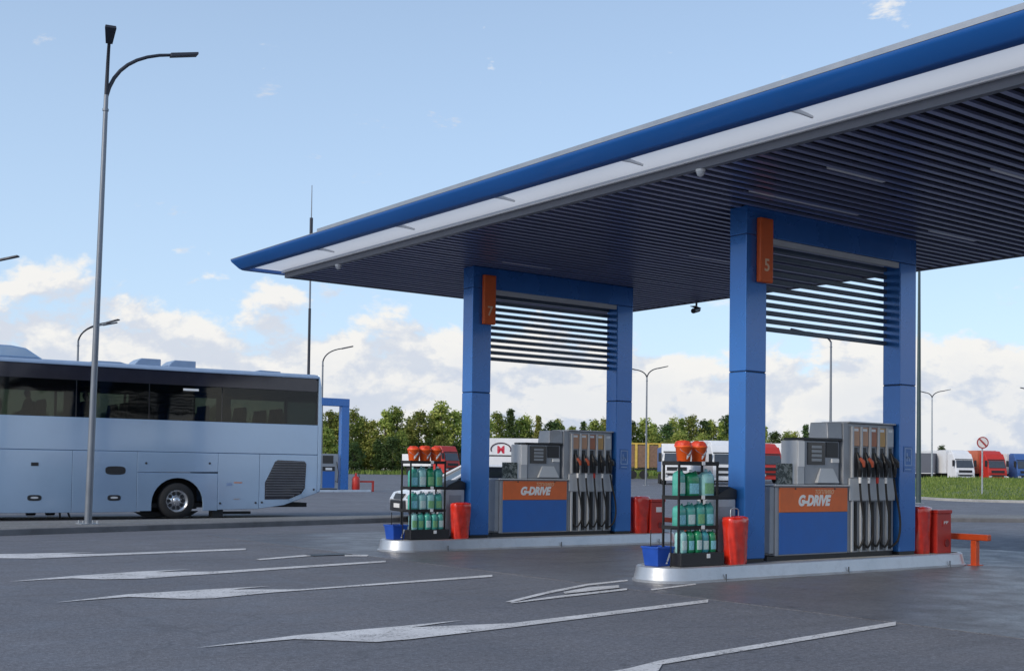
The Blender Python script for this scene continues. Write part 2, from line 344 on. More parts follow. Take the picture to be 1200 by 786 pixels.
marking('worn_triangle_line', [(592,705.5),(640,693.5),(688,684.3),(735,679.5),(736,681),(689,686.3),(642,695.8),(600,706)], .0085)
marking('worn_triangle_line', [(598,706.6),(650,699),(735,689.6),(735,691.6),(650,701.4),(600,707.2)], .0095)
marking('worn_triangle_line', [(660,694),(690,688.5),(725,686),(726,689),(680,694.2),(662,696)], .0105)
marking('short_lane_line', [(762,690.6),(815,683.8),(816,685.2),(764,692)], .0085)
MB().box(-.35, .35, -.16, .16, 0, .008).build('drain_grate', DARK, loc=on_z(385, 650) + Vector((0, 0, .004)), kind='structure')

# ------------------------------------------------------------------ islands
def stadium(x0, x1, yc, hw, n=10):
    pts = []
    for i in range(n+1):
        t = -math.pi/2 + math.pi*i/n; pts.append((x1 - hw + hw*math.cos(t), yc + hw*math.sin(t)))
    for i in range(n+1):
        t = math.pi/2 + math.pi*i/n; pts.append((x0 + hw + hw*math.cos(t), yc + hw*math.sin(t)))
    return pts
HI = .202
def island(label, loc, x0=-1.70, x1=5.16, yc=.20, hw=.47, group='pump islands'):
    t = thing('pump_island', label, 'kerb', loc, 0, group)
    n = 24; rings = []
    for off, z in ((0, 0), (0, .028), (-.018, .034), (-.052, .19), (-.066, HI), (-.12, HI)):
        rings.append([(x, y, z) for x, y in stadium(x0-off, x1+off, yc, hw+off, n)])
    m = MB(); V = [p for r in rings for p in r]; k = len(rings[0])
    m.add(V, [(i*k+j, i*k+(j+1) % k, (i+1)*k+(j+1) % k, (i+1)*k+j) for i in range(len(rings)-1) for j in range(k)], False)
    m.build('edging', ALU, t, soft=35)
    top = MB(); top.add([(x, y, HI-.004) for x, y in stadium(x0+.10, x1-.10, yc, hw-.10, n)], [tuple(range(k))]); top.build('paving', CONC, t)
    for xj in (-.64, 1.9, 4.4):
        MB().box(xj-.004, xj+.004, yc-hw-.002, yc-hw+.012, .0, .10).build('joint', DARK, t)
    return t
S = 6.452
island('metal-edged pump island carrying the nearest column pair', (0, 0, 0))
island('metal-edged pump island farther back, behind the nearest one', (0, S, 0))

# ------------------------------------------------------------------ canopy
ZS = 5.056; AX0, AX1, BY0, BY1 = -1.979, 6.268, -10.2, 9.939
cn = thing('canopy', 'long blue-edged station canopy with slatted soffit over both pump islands', 'canopy', (0, 0, 0))
# slats run along X
sm = MB().box(AX0+.09, AX1-.09, -.036, .036, 0, .032)
s0 = None
y = BY1 - .20; k = 0
while y > BY0 + .1:
    if s0 is None: s0 = sm.build('slat', SLAT, cn); o = s0
    else: o = s0.copy(); COL.objects.link(o)
    o.location = (0, y, ZS + rnd.uniform(-.003, .003)); y -= .2
MB().box(AX0, AX1, BY0, BY1, ZS+.22, ZS+.26).build('soffit_backing', SOFFB, cn)
for x in (-.6, 1.3, 3.2, 5.1):     # carriers above the slats
    MB().box(x-.03, x+.03, BY0+.1, BY1-.1, ZS+.035, ZS+.07).build('carrier', SOFFB, cn)
# frame round the soffit
fr = MB()
MB().box(AX0, AX0+.085, BY0, BY1, ZS-.012, ZS+.10).build('soffit_frame', TRIM, cn)
MB().box(AX1-.085, AX1, BY0, BY1, ZS-.012, ZS+.10).build('soffit_frame', TRIM, cn)
MB().box(AX0+.087, AX1-.087, BY1-.085, BY1, ZS-.010, ZS+.10).build('soffit_frame', TRIM, cn)
MB().box(AX0+.087, AX1-.087, BY0, BY0+.085, ZS-.010, ZS+.10).build('soffit_frame', TRIM, cn)
for a_ in ((AX0+.002, AX0+.03, BY0, BY1), (AX1-.03, AX1-.002, BY0, BY1), (AX0+.032, AX1-.032, BY1-.03, BY1-.002), (AX0+.032, AX1-.032, BY0+.002, BY0+.03)):
    MB().box(*a_, ZS+.101, ZS+.219).build('soffit_skirt', SOFFB, cn)
def ring(o, z): return [(AX0-o, BY0-o, z), (AX1+o, BY0-o, z), (AX1+o, BY1+o, z), (AX0-o, BY1+o, z)]
def loft(rings, closed=False):
    m = MB(); V = [p for r in rings for p in r]; nr = len(rings)
    m.add(V, [(i*4+j, i*4+(j+1) % 4, ((i+1) % nr)*4+(j+1) % 4, ((i+1) % nr)*4+j) for i in range(nr if closed else nr-1) for j in range(4)]); return m
# translucent white sheet between frame and fascia, open to the sky above
POLY = bpy.data.materials.new('white_translucent_sheet'); POLY.use_nodes = True
_n = POLY.node_tree; _b = _n.nodes['Principled BSDF']; _b.inputs['Roughness'].default_value = .35
_t = _n.nodes.new('ShaderNodeTexCoord'); _q = _n.nodes.new('ShaderNodeTexNoise'); _q.inputs['Scale'].default_value = .8; _n.links.new(_t.outputs['Object'], _q.inputs['Vector'])
_r = _n.nodes.new('ShaderNodeMapRange'); _r.inputs[3].default_value = .82; _r.inputs[4].default_value = .92; _n.links.new(_q.outputs['Fac'], _r.inputs[0])
_c = _n.nodes.new('ShaderNodeCombineColor'); [_n.links.new(_r.outputs[0], _c.inputs[i]) for i in range(3)]; _n.links.new(_c.outputs[0], _b.inputs['Base Color'])
_tr = _n.nodes.new('ShaderNodeBsdfTranslucent'); _n.links.new(_c.outputs[0], _tr.inputs[0]); _m = _n.nodes.new('ShaderNodeMixShader'); _m.inputs[0].default_value = .85
_n.links.new(_b.outputs[0], _m.inputs[1]); _n.links.new(_tr.outputs[0], _m.inputs[2]); _n.links.new(_m.outputs[0], _n.nodes['Material Output'].inputs[0])
loft([ring(.0035, ZS+.106), ring(.05, ZS+.13), ring(.56, 5.27)], False).build('white_underside', POLY, cn)
loft([ring(.004, ZS+.085), ring(.045, ZS+.085), ring(.045, ZS+.103), ring(.004, ZS+.103)], True).build('white_lip', WHITE, cn)
# blue fascia, raked outwards
fa = loft([ring(.57, 5.192), ring(.605, 5.203), ring(.65, 5.235), ring(.755, 5.36), ring(.768, 5.385), ring(.77, 5.41), ring(.70, 5.415), ring(.60, 5.32), ring(.54, 5.25), ring(.53, 5.205)], True).build('fascia', FBLUE, cn, soft=35)
loft([ring(.775, 5.412), ring(.775, 5.422), ring(.70, 5.422), ring(.70, 5.416)], True).build('fascia_capping', GREYM, cn)
loft([ring(-.5, ZS+.27), ring(-.44, ZS+.27), ring(-.44, 5.985), ring(-.5, 5.985)], True).build('roof_parapet', GREYM, cn)
MB().box(AX0+.5, AX1-.5, BY0+.5, BY1-.5, 5.60, 5.64).build('roof_deck', GREYM, cn)
brk = None
def bracket(px, py, vert):
    global brk
    if brk is None:
        m = MB(); m.prism([(.16, .075), (.36, .085), (.50, .08), (.50, .14), (.16, .10)], -.012, .012, 'y')
        brk = m.build('bracket', WHITE, cn); o = brk
    else: o = brk.copy(); COL.objects.link(o)
    o.location = (px, py, ZS+.06); o.rotation_euler = (0, 0, vert)
for i in range(7): bracket(AX0-.05, 7.6 - i*2.62, math.pi)
for i in range(4): bracket(-.7+i*2.1, BY1+.05, math.pi/2)
# recessed light strips between slats
LSTR = mat('light_cover', (.75, .76, .78), .3, var=.02)
for (x0, x1, yy) in ((-.75, .33, -1.88), (-.56, 1.68, -.65), (.79, 1.95, -3.16), (3.4, 4.6, -.62), (2.2, 3.4, 3.2), (.2, 1.3, 5.9)):
    yg = BY1 - .30 - round((BY1-.30-yy)/.2)*.2
    MB().box(x0, x1, yg-.03, yg+.03, ZS+.012, ZS+.05).build('light_strip', LSTR, cn)

def dome_camera(label, loc):
    t = thing('dome_camera', label, 'camera', loc, 0, 'cameras under the canopy')
    t.scale = (.75,)*3
    MB().cyl((0, 0, -.035), (0, 0, .0), .075, .08, 20).build('mount', WHITE, t)
    MB().lathe([(.068, -.036), (.066, -.06), (.05, -.095), (.02, -.115), (.002, -.118)], n=20).build('dome', mat('dome_bubble', (.55, .57, .6), .1, coat=.6), t)
dome_camera('white dome camera on the canopy edge nearest the camera', (AX0+.043, -1.0, ZS-.012))
dome_camera('white dome camera on the canopy edge towards its far left corner', (AX0+.043, 7.9, ZS-.012))
t = thing('bullet_camera', 'dark bullet camera hanging from the far canopy edge between the portals', 'camera', (AX1-.043, 7.0, ZS-.012), R(205), 'cameras under the canopy')
MB().cyl((0, 0, 0), (0, 0, -.10), .022).build('stem', DARK, t)
MB().cyl((-.12, 0, -.13), (.20, 0, -.20), .055, .055, 14).build('housing', DARK, t); MB().box(-.14, .24, -.06, .06, -.105, -.095).build('sunshield', DARK, t)

# ------------------------------------------------------------------ portals
W, DP, L = .414, .308, 3.884
ZH, ZL = 4.68, 3.42
def portal(loc, digit, label, full=True):
    t = thing('portal_frame', label, 'portal', loc, 0, 'blue column pairs')
    for x in (0, L-W):
        z0, z1, z2 = HI-.004, 2.80, ZS+.20
        MB().box(x, x+W, 0, DP, z0+.05, z1-.004).build('column_panel', BLUE, t, bevel=.012)
        MB().box(x, x+W, 0, DP, z1+.004, ZH).build('column_panel', BLUE, t, bevel=.012)
        MB().box(x+.012, x+W-.012, .012, DP-.012, z0, z2).build('column_core', DARK, t)
    MB().box(0, L, -.002, DP+.002, ZH+.003, ZS+.012).build('header', BLUE, t, bevel=.01)
    n = 11; p = (ZH-ZL)/n; sl_ = MB().box(W+.002, L-W-.002, DP-.07, DP-.012, 0, .062); first = None
    for i in range(n):
        if first is None: first = sl_.build('louvre_slat', LOUV, t, bevel=.004); o = first
        else: o = first.copy(); COL.objects.link(o)
        o.location = (0, 0, ZL + i*p)
    MB().box(W+.002, L-W-.002, .02, .075, ZH-.085, ZH-.004).build('light_bar', DISPL, t)
    s = MB().box(.19, .455, -.085, -.001, 4.03, 4.92).build('number_sign', ORANGE, t, bevel=.02)
    text_obj('digit', digit, .24, mat('digit_print', (.85, .55, .35), .5), s, (.32, -.0865, 4.26), (R(90), 0, 0), ext=.001, offset=.004)
    k_ = MB().box(L-W+.10, L-.10, -.006, -.001, 1.47, 1.86); st = k_.build('sticker', mat('sticker_blue', (.06, .19, .52), .4), t)
    f = MB()
    for (a, b_, c, d_) in ((.12, .30, 1.82, 1.835), (.12, .30, 1.56, 1.575), (.12, .135, 1.575, 1.82), (.285, .30, 1.575, 1.82), (.17, .25, 1.68, 1.70), (.17, .19, 1.63, 1.76), (.23, .25, 1.63, 1.70), (.13, .29, 1.50, 1.515)):
        f.box(L-W+a, L-W+b_, -.009, -.0065, c, d_)
    f.build('pictogram', mat('sticker_print', (.35, .5, .75), .5), st)
    return t
portal((0, 0, 0), '5', 'near pair of blue columns with louvre and orange sign numbered 5')
portal((0, S, 0), '7', 'far pair of blue columns with louvre and narrow orange sign')

# ------------------------------------------------------------------ fuel dispensers
def dispenser(loc, label):
    t = thing('fuel_dispenser', label, 'fuel pump', (loc[0], loc[1], HI-.004), 0, 'multi-hose fuel dispensers')
    Y0, Y1 = .05, .44; z = lambda v: v-HI+.004
    MB().box(.56, 3.42, Y0+.04, Y1-.04, 0, z(.262)).build('plinth', DARK, t)
    cab = MB().box(.70, 2.30, Y0+.012, Y1, z(.264), z(1.235)).build('cabinet', DISPG, t, bevel=.01)
    MB().box(.77, 2.27, Y0-.004, Y0+.011, z(.285), z(.868)).build('lower_panel', DBLUE, t, bevel=.004)
    op = MB().box(.77, 2.27, Y0-.006, Y0+.011, z(.874), z(1.222)).build('brand_panel', DORANGE, t, bevel=.004)
    text_obj('lettering', 'G-DRIVE', .20, WTXT, op, (1.50, Y0-.008, z(1.03)), (R(90), 0, 0), shear=.28, ext=.001, offset=.011, sx=.92, space=1.0)
    text_obj('lettering', 'ТОПЛИВО', .085, mat('pale_orange_print', (.80, .50, .30), .5), op, (1.73, Y0-.008, z(1.155)), (R(90), 0, 0), shear=.28, ext=.001, offset=.001)
    for xx in (1.1, 1.97): MB().cyl((xx, Y0-.010, z(1.205)), (xx, Y0-.004, z(1.205)), .014, n=10).build('screw', DARK, op)
    MB().box(.66, 2.31, Y0-.02, Y1+.02, z(1.237), z(1.262)).build('worktop', DISPL, t, bevel=.008)
    MB().box(.60, .695, Y0+.03, Y1-.02, z(.30), z(1.233)).build('side_panel', DISPG, t, bevel=.01)
    # tall hose cabinet
    MB().box(2.315, 3.43, Y0+.03, Y1+.10, z(.264), z(2.175)).build('hose_cabinet', DISPG, t, bevel=.012)
    MB().box(2.20, 2.313, Y0+.02, Y1+.06, z(1.264), z(2.178)).build('side_cowl', DISPG, t, bevel=.012)
    MB().box(2.30, 3.44, Y0-.01, Y1+.12, z(2.177), z(2.20)).build('top_cap', DISPL, t, bevel=.006)
    MB().box(2.325, 3.42, Y0-.004, Y0+.029, z(1.03), z(1.36)).build('middle_panel', DISPL, t, bevel=.006)
    pitch = .208; x0 = 2.385
    for i in range(5):
        xc = x0 + .095 + i*pitch
        MB().box(xc-.085, xc+.085, Y0+.006, Y0+.029, z(1.84), z(2.12)).build('grade_label', (PEACH, PEACH, mat('copper_print', (.46, .17, .09), .45), TANP, DISPL)[i], t, bevel=.004)
        MB().box(xc-.05, xc+.05, Y0+.002, Y0+.0055, z(2.06), z(2.10)).build('grade_mark', WTXT, t)
        MB().box(xc-.055, xc+.055, Y0+.018, Y0+.0285, z(1.38), z(1.82)).build('nozzle_recess', DARK, t)
        MB().box(xc-.104, xc-.062, Y0-.008, Y0+.028, z(1.37), z(2.13)).build('divider', DISPL, t, bevel=.004)
        MB().box(xc-.062, xc+.05, Y0+.018, Y0+.0285, z(.29), z(1.02)).build('hose_recess', DARK, t)
        MB().box(xc-.104, xc-.064, Y0-.006, Y0+.028, z(.275), z(1.025)).build('divider', DISPL, t, bevel=.004)
        # nozzle with its grip and guard
        nz = MB(); nz.tube([(xc, Y0-.01, z(1.74)), (xc-.005, Y0-.045, z(1.66)), (xc-.01, Y0-.075, z(1.57)), (xc, Y0-.07, z(1.46)), (xc+.008, Y0-.06, z(1.38))], [.02, .035, .04, .034, .026], 8)
        nz.tube([(xc-.02, Y0-.08, z(1.60)), (xc-.075, Y0-.12, z(1.56)), (xc-.065, Y0-.12, z(1.47)), (xc-.01, Y0-.085, z(1.43))], .011, 6)
        nzo = nz.build('nozzle', DARK, t)
        gm = (mat('grip_red', (.42, .09, .045), .45), mat('grip_red', (.42, .09, .045), .45), DARK, DARK, DARK)[i]
        MB().tube([(xc-.03, Y0-.085, z(1.66)), (xc+.01, Y0-.115, z(1.60)), (xc+.03, Y0-.11, z(1.53))], [.026, .034, .024], 8).build('grip_cover', gm, nzo)
        if i < 4:
            MB().tube([(xc+.006, Y0-.062, z(1.42)), (xc+.012, Y0-.058, z(1.29))], [.024, .022], 8).build('hose_sleeve', WTXT if i != 2 else REDP, nzo)
        # hose: drops from the nozzle, loops low and climbs into its recess
        sag = .33 + .03*rnd.random(); dx = .10 + .03*rnd.random()
        if i == 4: path = [(xc+.01, Y0-.055, z(1.36)), (xc+.05, Y0-.06, z(1.15)), (xc+.13, Y0-.07, z(.85)), (xc+.15, Y0-.07, z(.6)), (xc+.10, Y0-.06, z(.42)), (xc-.02, Y0-.03, z(.335)), (xc-.05, Y0+.012, z(.40)), (xc-.03, Y0+.016, z(.95))]
        else: path = [(xc+.012, Y0-.056, z(1.30)), (xc+.03, Y0-.062, z(1.08)), (xc+dx*.75, Y0-.068, z(.80)), (xc+dx, Y0-.066, z(.55)), (xc+dx*.7, Y0-.05, z(sag+.07)), (xc+dx*.2, Y0-.03, z(sag)), (xc-.03, Y0+.0, z(sag+.10)), (xc-.02, Y0+.012, z(.70)), (xc-.01, Y0+.016, z(1.0))]
        sp = []
        for j in range(len(path)-1):      # Catmull-Rom
            p0, p1, p2, p3 = (Vector(path[max(0, min(len(path)-1, q))]) for q in (j-1, j, j+1, j+2))
            for u in (0, .25, .5, .75):
                sp.append(.5*((2*p1)+(p2-p0)*u+(2*p0-5*p1+4*p2-p3)*u*u+(3*p1-p0-3*p2+p3)*u**3))
        sp.append(Vector(path[-1])); MB().tube(sp, .0165, 7).build('hose', BLACK, t)
    # terminal on the low cabinet
    hd = MB().box(1.36, 2.14, Y0+.05, Y1-.04, z(1.264), z(1.90)).build('display_head', DISPG, t, bevel=.015)
    MB().box(1.30, 2.18, Y0+.02, Y1, z(1.902), z(1.935)).build('hood', DARK, hd, bevel=.006)
    MB().box(1.19, 1.345, Y0+.035, Y1-.05, z(1.264), z(1.895)).build('towel_dispenser', DISPL, t, bevel=.012)
    MB().box(1.20, 1.335, Y0+.028, Y0+.036, z(1.52), z(1.88)).build('towel_front', WTXT, t)
    MB().box(1.42, 1.80, Y0+.036, Y0+.051, z(1.55), z(1.87)).build('screen', SCREEN, hd)
    sg = MB()
    for q in range(4): sg.box(1.50, 1.72, Y0+.031, Y0+.0355, z(1.60+.062*q), z(1.64+.062*q))
    sg.build('readout', mat('lcd_print', (.30, .33, .36), .35), hd)
    MB().box(1.83, 2.10, Y0+.036, Y0+.051, z(1.66), z(1.88)).build('side_screen', DARK, hd)
    MB().box(1.95, 2.11, Y0+.026, Y0+.05, z(1.585), z(1.64)).build('card_slot', WTXT, hd)
    MB().hexa([(1.58, Y0-.01, z(1.29)), (2.08, Y0-.01, z(1.29)), (2.08, Y0+.048, z(1.29)), (1.58, Y0+.048, z(1.29))], [(1.70, Y0+.03, z(1.50)), (1.98, Y0+.03, z(1.50)), (1.98, Y0+.049, z(1.50)), (1.70, Y0+.049, z(1.50))]).build('keypad_shelf', DISPL, hd, bevel=.004)
    MB().hexa([(1.86, Y0+.03, z(1.937)), (2.19, Y0+.03, z(1.937)), (2.19, Y1, z(1.937)), (1.86, Y1, z(1.937))], [(1.90, Y0+.08, z(2.175)), (2.19, Y0+.04, z(2.175)), (2.19, Y1, z(2.175)), (1.90, Y1, z(2.175))]).build('vent_hood', DISPG, t, bevel=.01)
    poster = MB().box(.82, 1.16, Y0+.10, Y0+.115, z(1.264), z(1.56)).build('picture_panel', poster_mat(), t)
    return t
def poster_mat():
    if 'poster' in MAT: return MAT['poster']
    m = bpy.data.materials.new('poster'); m.use_nodes = True; n = m.node_tree; L = n.links.new; b = n.nodes['Principled BSDF']
    t = n.nodes.new('ShaderNodeTexCoord'); v = n.nodes.new('ShaderNodeTexNoise'); v.inputs['Scale'].default_value = 14; v.inputs['Detail'].default_value = 4; v.inputs['Distortion'].default_value = 1.2; L(t.outputs['Object'], v.inputs['Vector'])
    r = n.nodes.new('ShaderNodeValToRGB'); e = r.color_ramp; e.elements[0].position = .38; e.elements[0].color = (.02, .03, .03, 1); e.elements[1].position = .62; e.elements[1].color = (.22, .25, .24, 1)
    q = e.elements.new(.5); q.color = (.07, .10, .09, 1); q = e.elements.new(.56); q.color = (.28, .30, .28, 1)
    L(v.outputs['Fac'], r.inputs[0]); L(r.outputs[0], b.inputs['Base Color']); b.inputs['Roughness'].default_value = .4
    MAT['poster'] = m; return m
dispenser((0, 0), 'grey, blue and orange fuel dispenser between the near columns')
dispenser((0, S), 'grey, blue and orange fuel dispenser between the far columns')

def wrinkled(prof, n, sx, sy, amp, seed):
    r2 = random.Random(seed); m = MB(); V = []
    ph = [(r2.uniform(0, 6.28), r2.randint(3, 9), r2.uniform(4, 14)) for _ in range(7)]
    for r, z_ in prof:
        for i in range(n):
            a = 2*math.pi*i/n; c, s_ = math.cos(a), math.sin(a); e = .72
            dd = sum(math.sin(k*a + f*z_ + p) for p, k, f in ph)/7*amp*(1 if r > .05 else 0)
            dd += r2.uniform(-.18, .18)*amp*(1 if r > .05 else 0)
            V.append((sx*(r+dd)*math.copysign(abs(c)**e, c), sy*(r+dd)*math.copysign(abs(s_)**e, s_), z_ + r2.uniform(-.006, .006)*(1 if .01 < z_ else 0)))
    k = len(prof)
    m.add(V, [(i*n+j, i*n+(j+1) % n, (i+1)*n+(j+1) % n, (i+1)*n+j) for i in range(k-1) for j in range(n)], True)
    m.add(V, [tuple(range(n-1, -1, -1)), tuple(range((k-1)*n, k*n))]); return m
# ------------------------------------------------------------------ shop rack with washer fluid
def liquid(name, col): return mat(name, col, .22, var=.12, scale=9, coat=.3)
TEAL = [liquid('fluid_teal', (.08, .40, .32)), liquid('fluid_green', (.02, .26, .11)), liquid('fluid_aqua', (.32, .62, .60)), liquid('fluid_blue_green', (.06, .32, .36))]
LABELS = [mat('jug_label_pale', (.55, .70, .66), .4, var=.2, scale=40), mat('jug_label_aqua', (.25, .60, .66), .4, var=.25, scale=40), mat('jug_label_green', (.20, .45, .20), .4, var=.2, scale=40)]
CAPS = [mat('jug_cap_white', (.75, .78, .78), .4), mat('jug_cap_aqua', (.35, .60, .62), .4)]
def jug_mesh(w_, d_, h):
    m = MB(); rings = []
    prof = [(.90, 0), (1, .02), (1, .35*h), (.975, .42*h), (1, .49*h), (1, .66*h), (.96, .74*h), (.84, .81*h), (.58, .86*h), (.32, .885*h), (.28, .90*h)]
    for s_, zz in prof:
        r = []
        for i in range(16):
            a = 2*math.pi*(i+.5)/16; cx, sy = math.cos(a), math.sin(a)
            ex = lambda q: math.copysign(abs(q)**.55, q)
            r.append((s_*w_/2*ex(cx), s_*d_/2*ex(sy), zz))
        rings.append(r)
    V = [p for r in rings for p in r]; n = 16
    m.add(V, [(i*n+j, i*n+(j+1) % n, (i+1)*n+(j+1) % n, (i+1)*n+j) for i in range(len(rings)-1) for j in range(n)], True)
    m.add(V, [tuple(range(n-1, -1, -1)), tuple(range((len(rings)-1)*n, len(rings)*n))]); return m
def jug(loc, wdh, col, lab, cap, label, rz=0.0):
    w_, d_, h = wdh
    t = thing('washer_fluid_jug', label, 'jug', loc, rz, 'jugs of washer fluid on the racks')
    jug_mesh(w_, d_, h).build('body', TEAL[col], t)
    MB().cyl((0, 0, .90*h), (0, 0, h), .022, .020, 12).build('cap', CAPS[cap], t)
    MB().tube([(w_*.20, 0, .84*h), (w_*.36, 0, .93*h), (w_*.46, 0, .86*h), (w_*.45, 0, .70*h)], .012, 6).build('handle', TEAL[col], t)
    def sleeve(a0, a1, z0, z1):
        V = []; ex = lambda q: math.copysign(abs(q)**.55, q); k = 9
        for zz in (z0, z1): V += [(1.015*w_/2*ex(math.cos(a0+(a1-a0)*i/(k-1))), 1.015*d_/2*ex(math.sin(a0+(a1-a0)*i/(k-1))), zz) for i in range(k)]
        return MB().add(V, [(i, i+1, k+i+1, k+i) for i in range(k-1)], True)
    sleeve(R(-128), R(-52), .12*h, .50*h).build('label', LABELS[lab], t)
    return t
NAMES = ['first from left', 'second from left', 'third from left', 'fourth from left', 'fifth from left']
def rack(oy, where, buckets):
    X0, X1, Y0, Y1 = -1.27, -.56, -.02, .26
    t = thing('display_rack', 'black wire display rack of washer fluid on the %s island tip' % where, 'rack', (0, oy, HI), 0, 'racks of washer fluid')
    zs = (.20, .49, .885, 1.33)
    z = lambda v: v-HI
    for x, y_, top in ((X0, Y0, 1.56), (X1, Y0, 1.56), (X0, Y1, 1.56), (X1, Y1, 1.56)):
        MB().box(x-.012, x+.012, y_-.012, y_+.012, 0, z(top)).build('post', BLACK, t)
    MB().box(X0-.04, X1+.05, Y0-.09, Y1+.02, 0, .17).build('base_box', DARK, t, bevel=.008)
    for zz in (.70, 1.09, 1.535):
        MB().box(X0, X1, Y0, Y1, z(zz)-.012, z(zz)).build('shelf', DARK, t)
        MB().box(X0-.014, X1+.014, Y0-.018, Y0-.012, z(zz)-.03, z(zz)+.022).build('shelf_rail', BLACK, t)
        MB().box(X0-.018, X0-.012, Y0-.014, Y1+.014, z(zz)-.03, z(zz)+.022).build('shelf_rail', BLACK, t)
        MB().box(X1-.31, X1-.25, Y0-.022, Y0-.0185, z(zz)-.025, z(zz)+.025).build('price_tag', WTXT, t)
    MB().box(X0-.16, X0-.045, Y0-.03, Y0-.018, z(.69), z(.70)).build('side_arm', BLACK, t)
    MB().box(X0-.165, X0-.153, Y0-.03, Y0-.018, 0, z(.70)).build('side_arm', BLACK, t)
    MB().box(X1-.28, X1-.22, Y0-.094, Y0-.0905, .10, .155).build('price_tag', WTXT, t)
    lv = ['bottom', 'middle', 'upper']
    for li, zz in enumerate((.374, .702, 1.092)):
        r2 = random.Random(int(oy*10)+li)
        ws = ([.125]*5, [.155]*4, [.14, .235, .235] if oy == 0 else [.155, .16, .155, .16])[li]
        gap = (X1-X0-.04-sum(ws))/(len(ws)-1); x = X0+.02
        for i, w_ in enumerate(ws):
            h = (.31, .33, .37)[li] + r2.uniform(-.015, .012)
            jug((x+w_/2, oy+Y0+.085+r2.uniform(-.012, .012) - (.05 if li == 0 else 0), zz), (w_*.98, .15, h), r2.choice((0, 0, 1, 2, 3)), r2.randrange(3), r2.randrange(2),
                'washer fluid jug on the %s shelf of the %s rack, %s' % (lv[li], where, NAMES[i]), r2.uniform(-.07, .07))
            x += w_+gap
    for j, (x, hh) in enumerate(buckets):
        b = thing('orange_bucket', 'orange plastic bucket on top of the %s rack, %s' % (where, ('left one', 'middle one', 'right one')[j] if len(buckets) == 3 else ('left one', 'right one')[j]), 'bucket', (x, oy+.11, 1.536), rnd.uniform(-.3, .3), 'orange buckets on the racks')
        MB().lathe([(.082, 0), (.085, .005), (.108, .20), (.116, .205), (.116, .225), (.106, .225), (.100, .20), (.074, .012), (.001, .010)], n=22).build('pail', ORB, b)
        wrinkled([(.095, .20), (.098, .23), (.08, hh), (.055, hh+.02), (.01, hh+.022)], 14, 1, 1, .035, j+int(oy)).build('folded_cloths', mat('orange_cloth', (.75, .07, .03), .5, var=.25, scale=18, bump=.6, bscale=20), b)
        pr = MB()
        for q in range(5):
            a = R(-105+q*9); zb = .05+q*.018
            rr = .0875+zb*.12
            pr.add([(rr*math.cos(a-.05), rr*math.sin(a-.05), zb), (rr*math.cos(a+.11), rr*math.sin(a+.11), zb), ((rr+.006)*math.cos(a+.13), (rr+.006)*math.sin(a+.13), zb+.05), ((rr+.006)*math.cos(a-.02), (rr+.006)*math.sin(a-.02), zb+.05)], [(0, 1, 2, 3)])
        pr.build('white_swoosh', WTXT, b)
        MB().tube([(-.104, 0, .215), (-.09, -.06, .16), (0, -.112, .10), (.09, -.06, .16), (.104, 0, .215)], .004, 5).build('bail', STEEL, b)
rack(0, 'near', [(-1.06, .27), (-.78, .27)])
rack(S, 'far', [(-1.13, .25), (-.90, .26), (-.67, .25)])

# ------------------------------------------------------------------ small things on the islands
def washing_tub(oy, label):
    t = thing('washing_tub', label, 'tub', (-1.40, oy+.22, HI-.003), 0, 'blue tubs on the island tips')
    t.scale = (.92,)*3; a, b = .135, .165
    MB().hexa([(-a, -a, 0), (a, -a, 0), (a, a, 0), (-a, a, 0)], [(-b, -b, .26), (b, -b, .26), (b, b, .26), (-b, b, .26)]).build('tub', BINB, t, bevel=.012)
    m = MB(); q = .172
    for s_ in ((-q, q, -q, -q+.014), (-q, q, q-.014, q), (-q, -q+.014, -q+.014, q-.014), (q-.014, q, -q+.014, q-.014)): m.box(*s_, .25, .276)
    m.build('rim', BINB, t)
    MB().add([(.03, -.1435, .07), (.06, -.1435, .07), (.10, -.1595, .19), (.06, -.1595, .19)], [(0, 1, 2, 3)]).build('white_mark', WTXT, t)
    MB().add([(.015, -.140, .035), (.05, -.140, .035), (.055, -.1425, .06), (.02, -.1425, .06)], [(0, 1, 2, 3)]).build('white_mark', WTXT, t)
    MB().tube([(-.02, .13, .24), (-.02, .13, .50)], .008, 6).build('squeegee_handle', BLACK, t)
washing_tub(0, 'square blue washing tub on the tip of the near island')
washing_tub(S, 'square blue washing tub on the tip of the far island')

def litter_bin(oy, label):
    t = thing('litter_bin', label, 'bin', (-.235, oy+.30, HI-.003), 0, 'grey litter bins beside the columns')
    MB().box(-.20, .20, -.17, .17, .02, .86).build('body', DISPL, t, bevel=.015)
    MB().box(-.205, .205, -.175, .175, 0, .02).build('foot', DARK, t)
    MB().prism([(-.21, .862), (.215, .862), (.215, .99), (.08, 1.03), (-.10, .96), (-.21, .89)], -.18, .18, 'y').build('lid', DARK, t, bevel=.02)
    MB().box(-.13, .13, -.176, -.171, .62, .76).build('flap', DISPG, t)
litter_bin(0, 'grey litter bin with black lid against the near 5 column')
litter_bin(S, 'grey litter bin with black lid against the far front column')

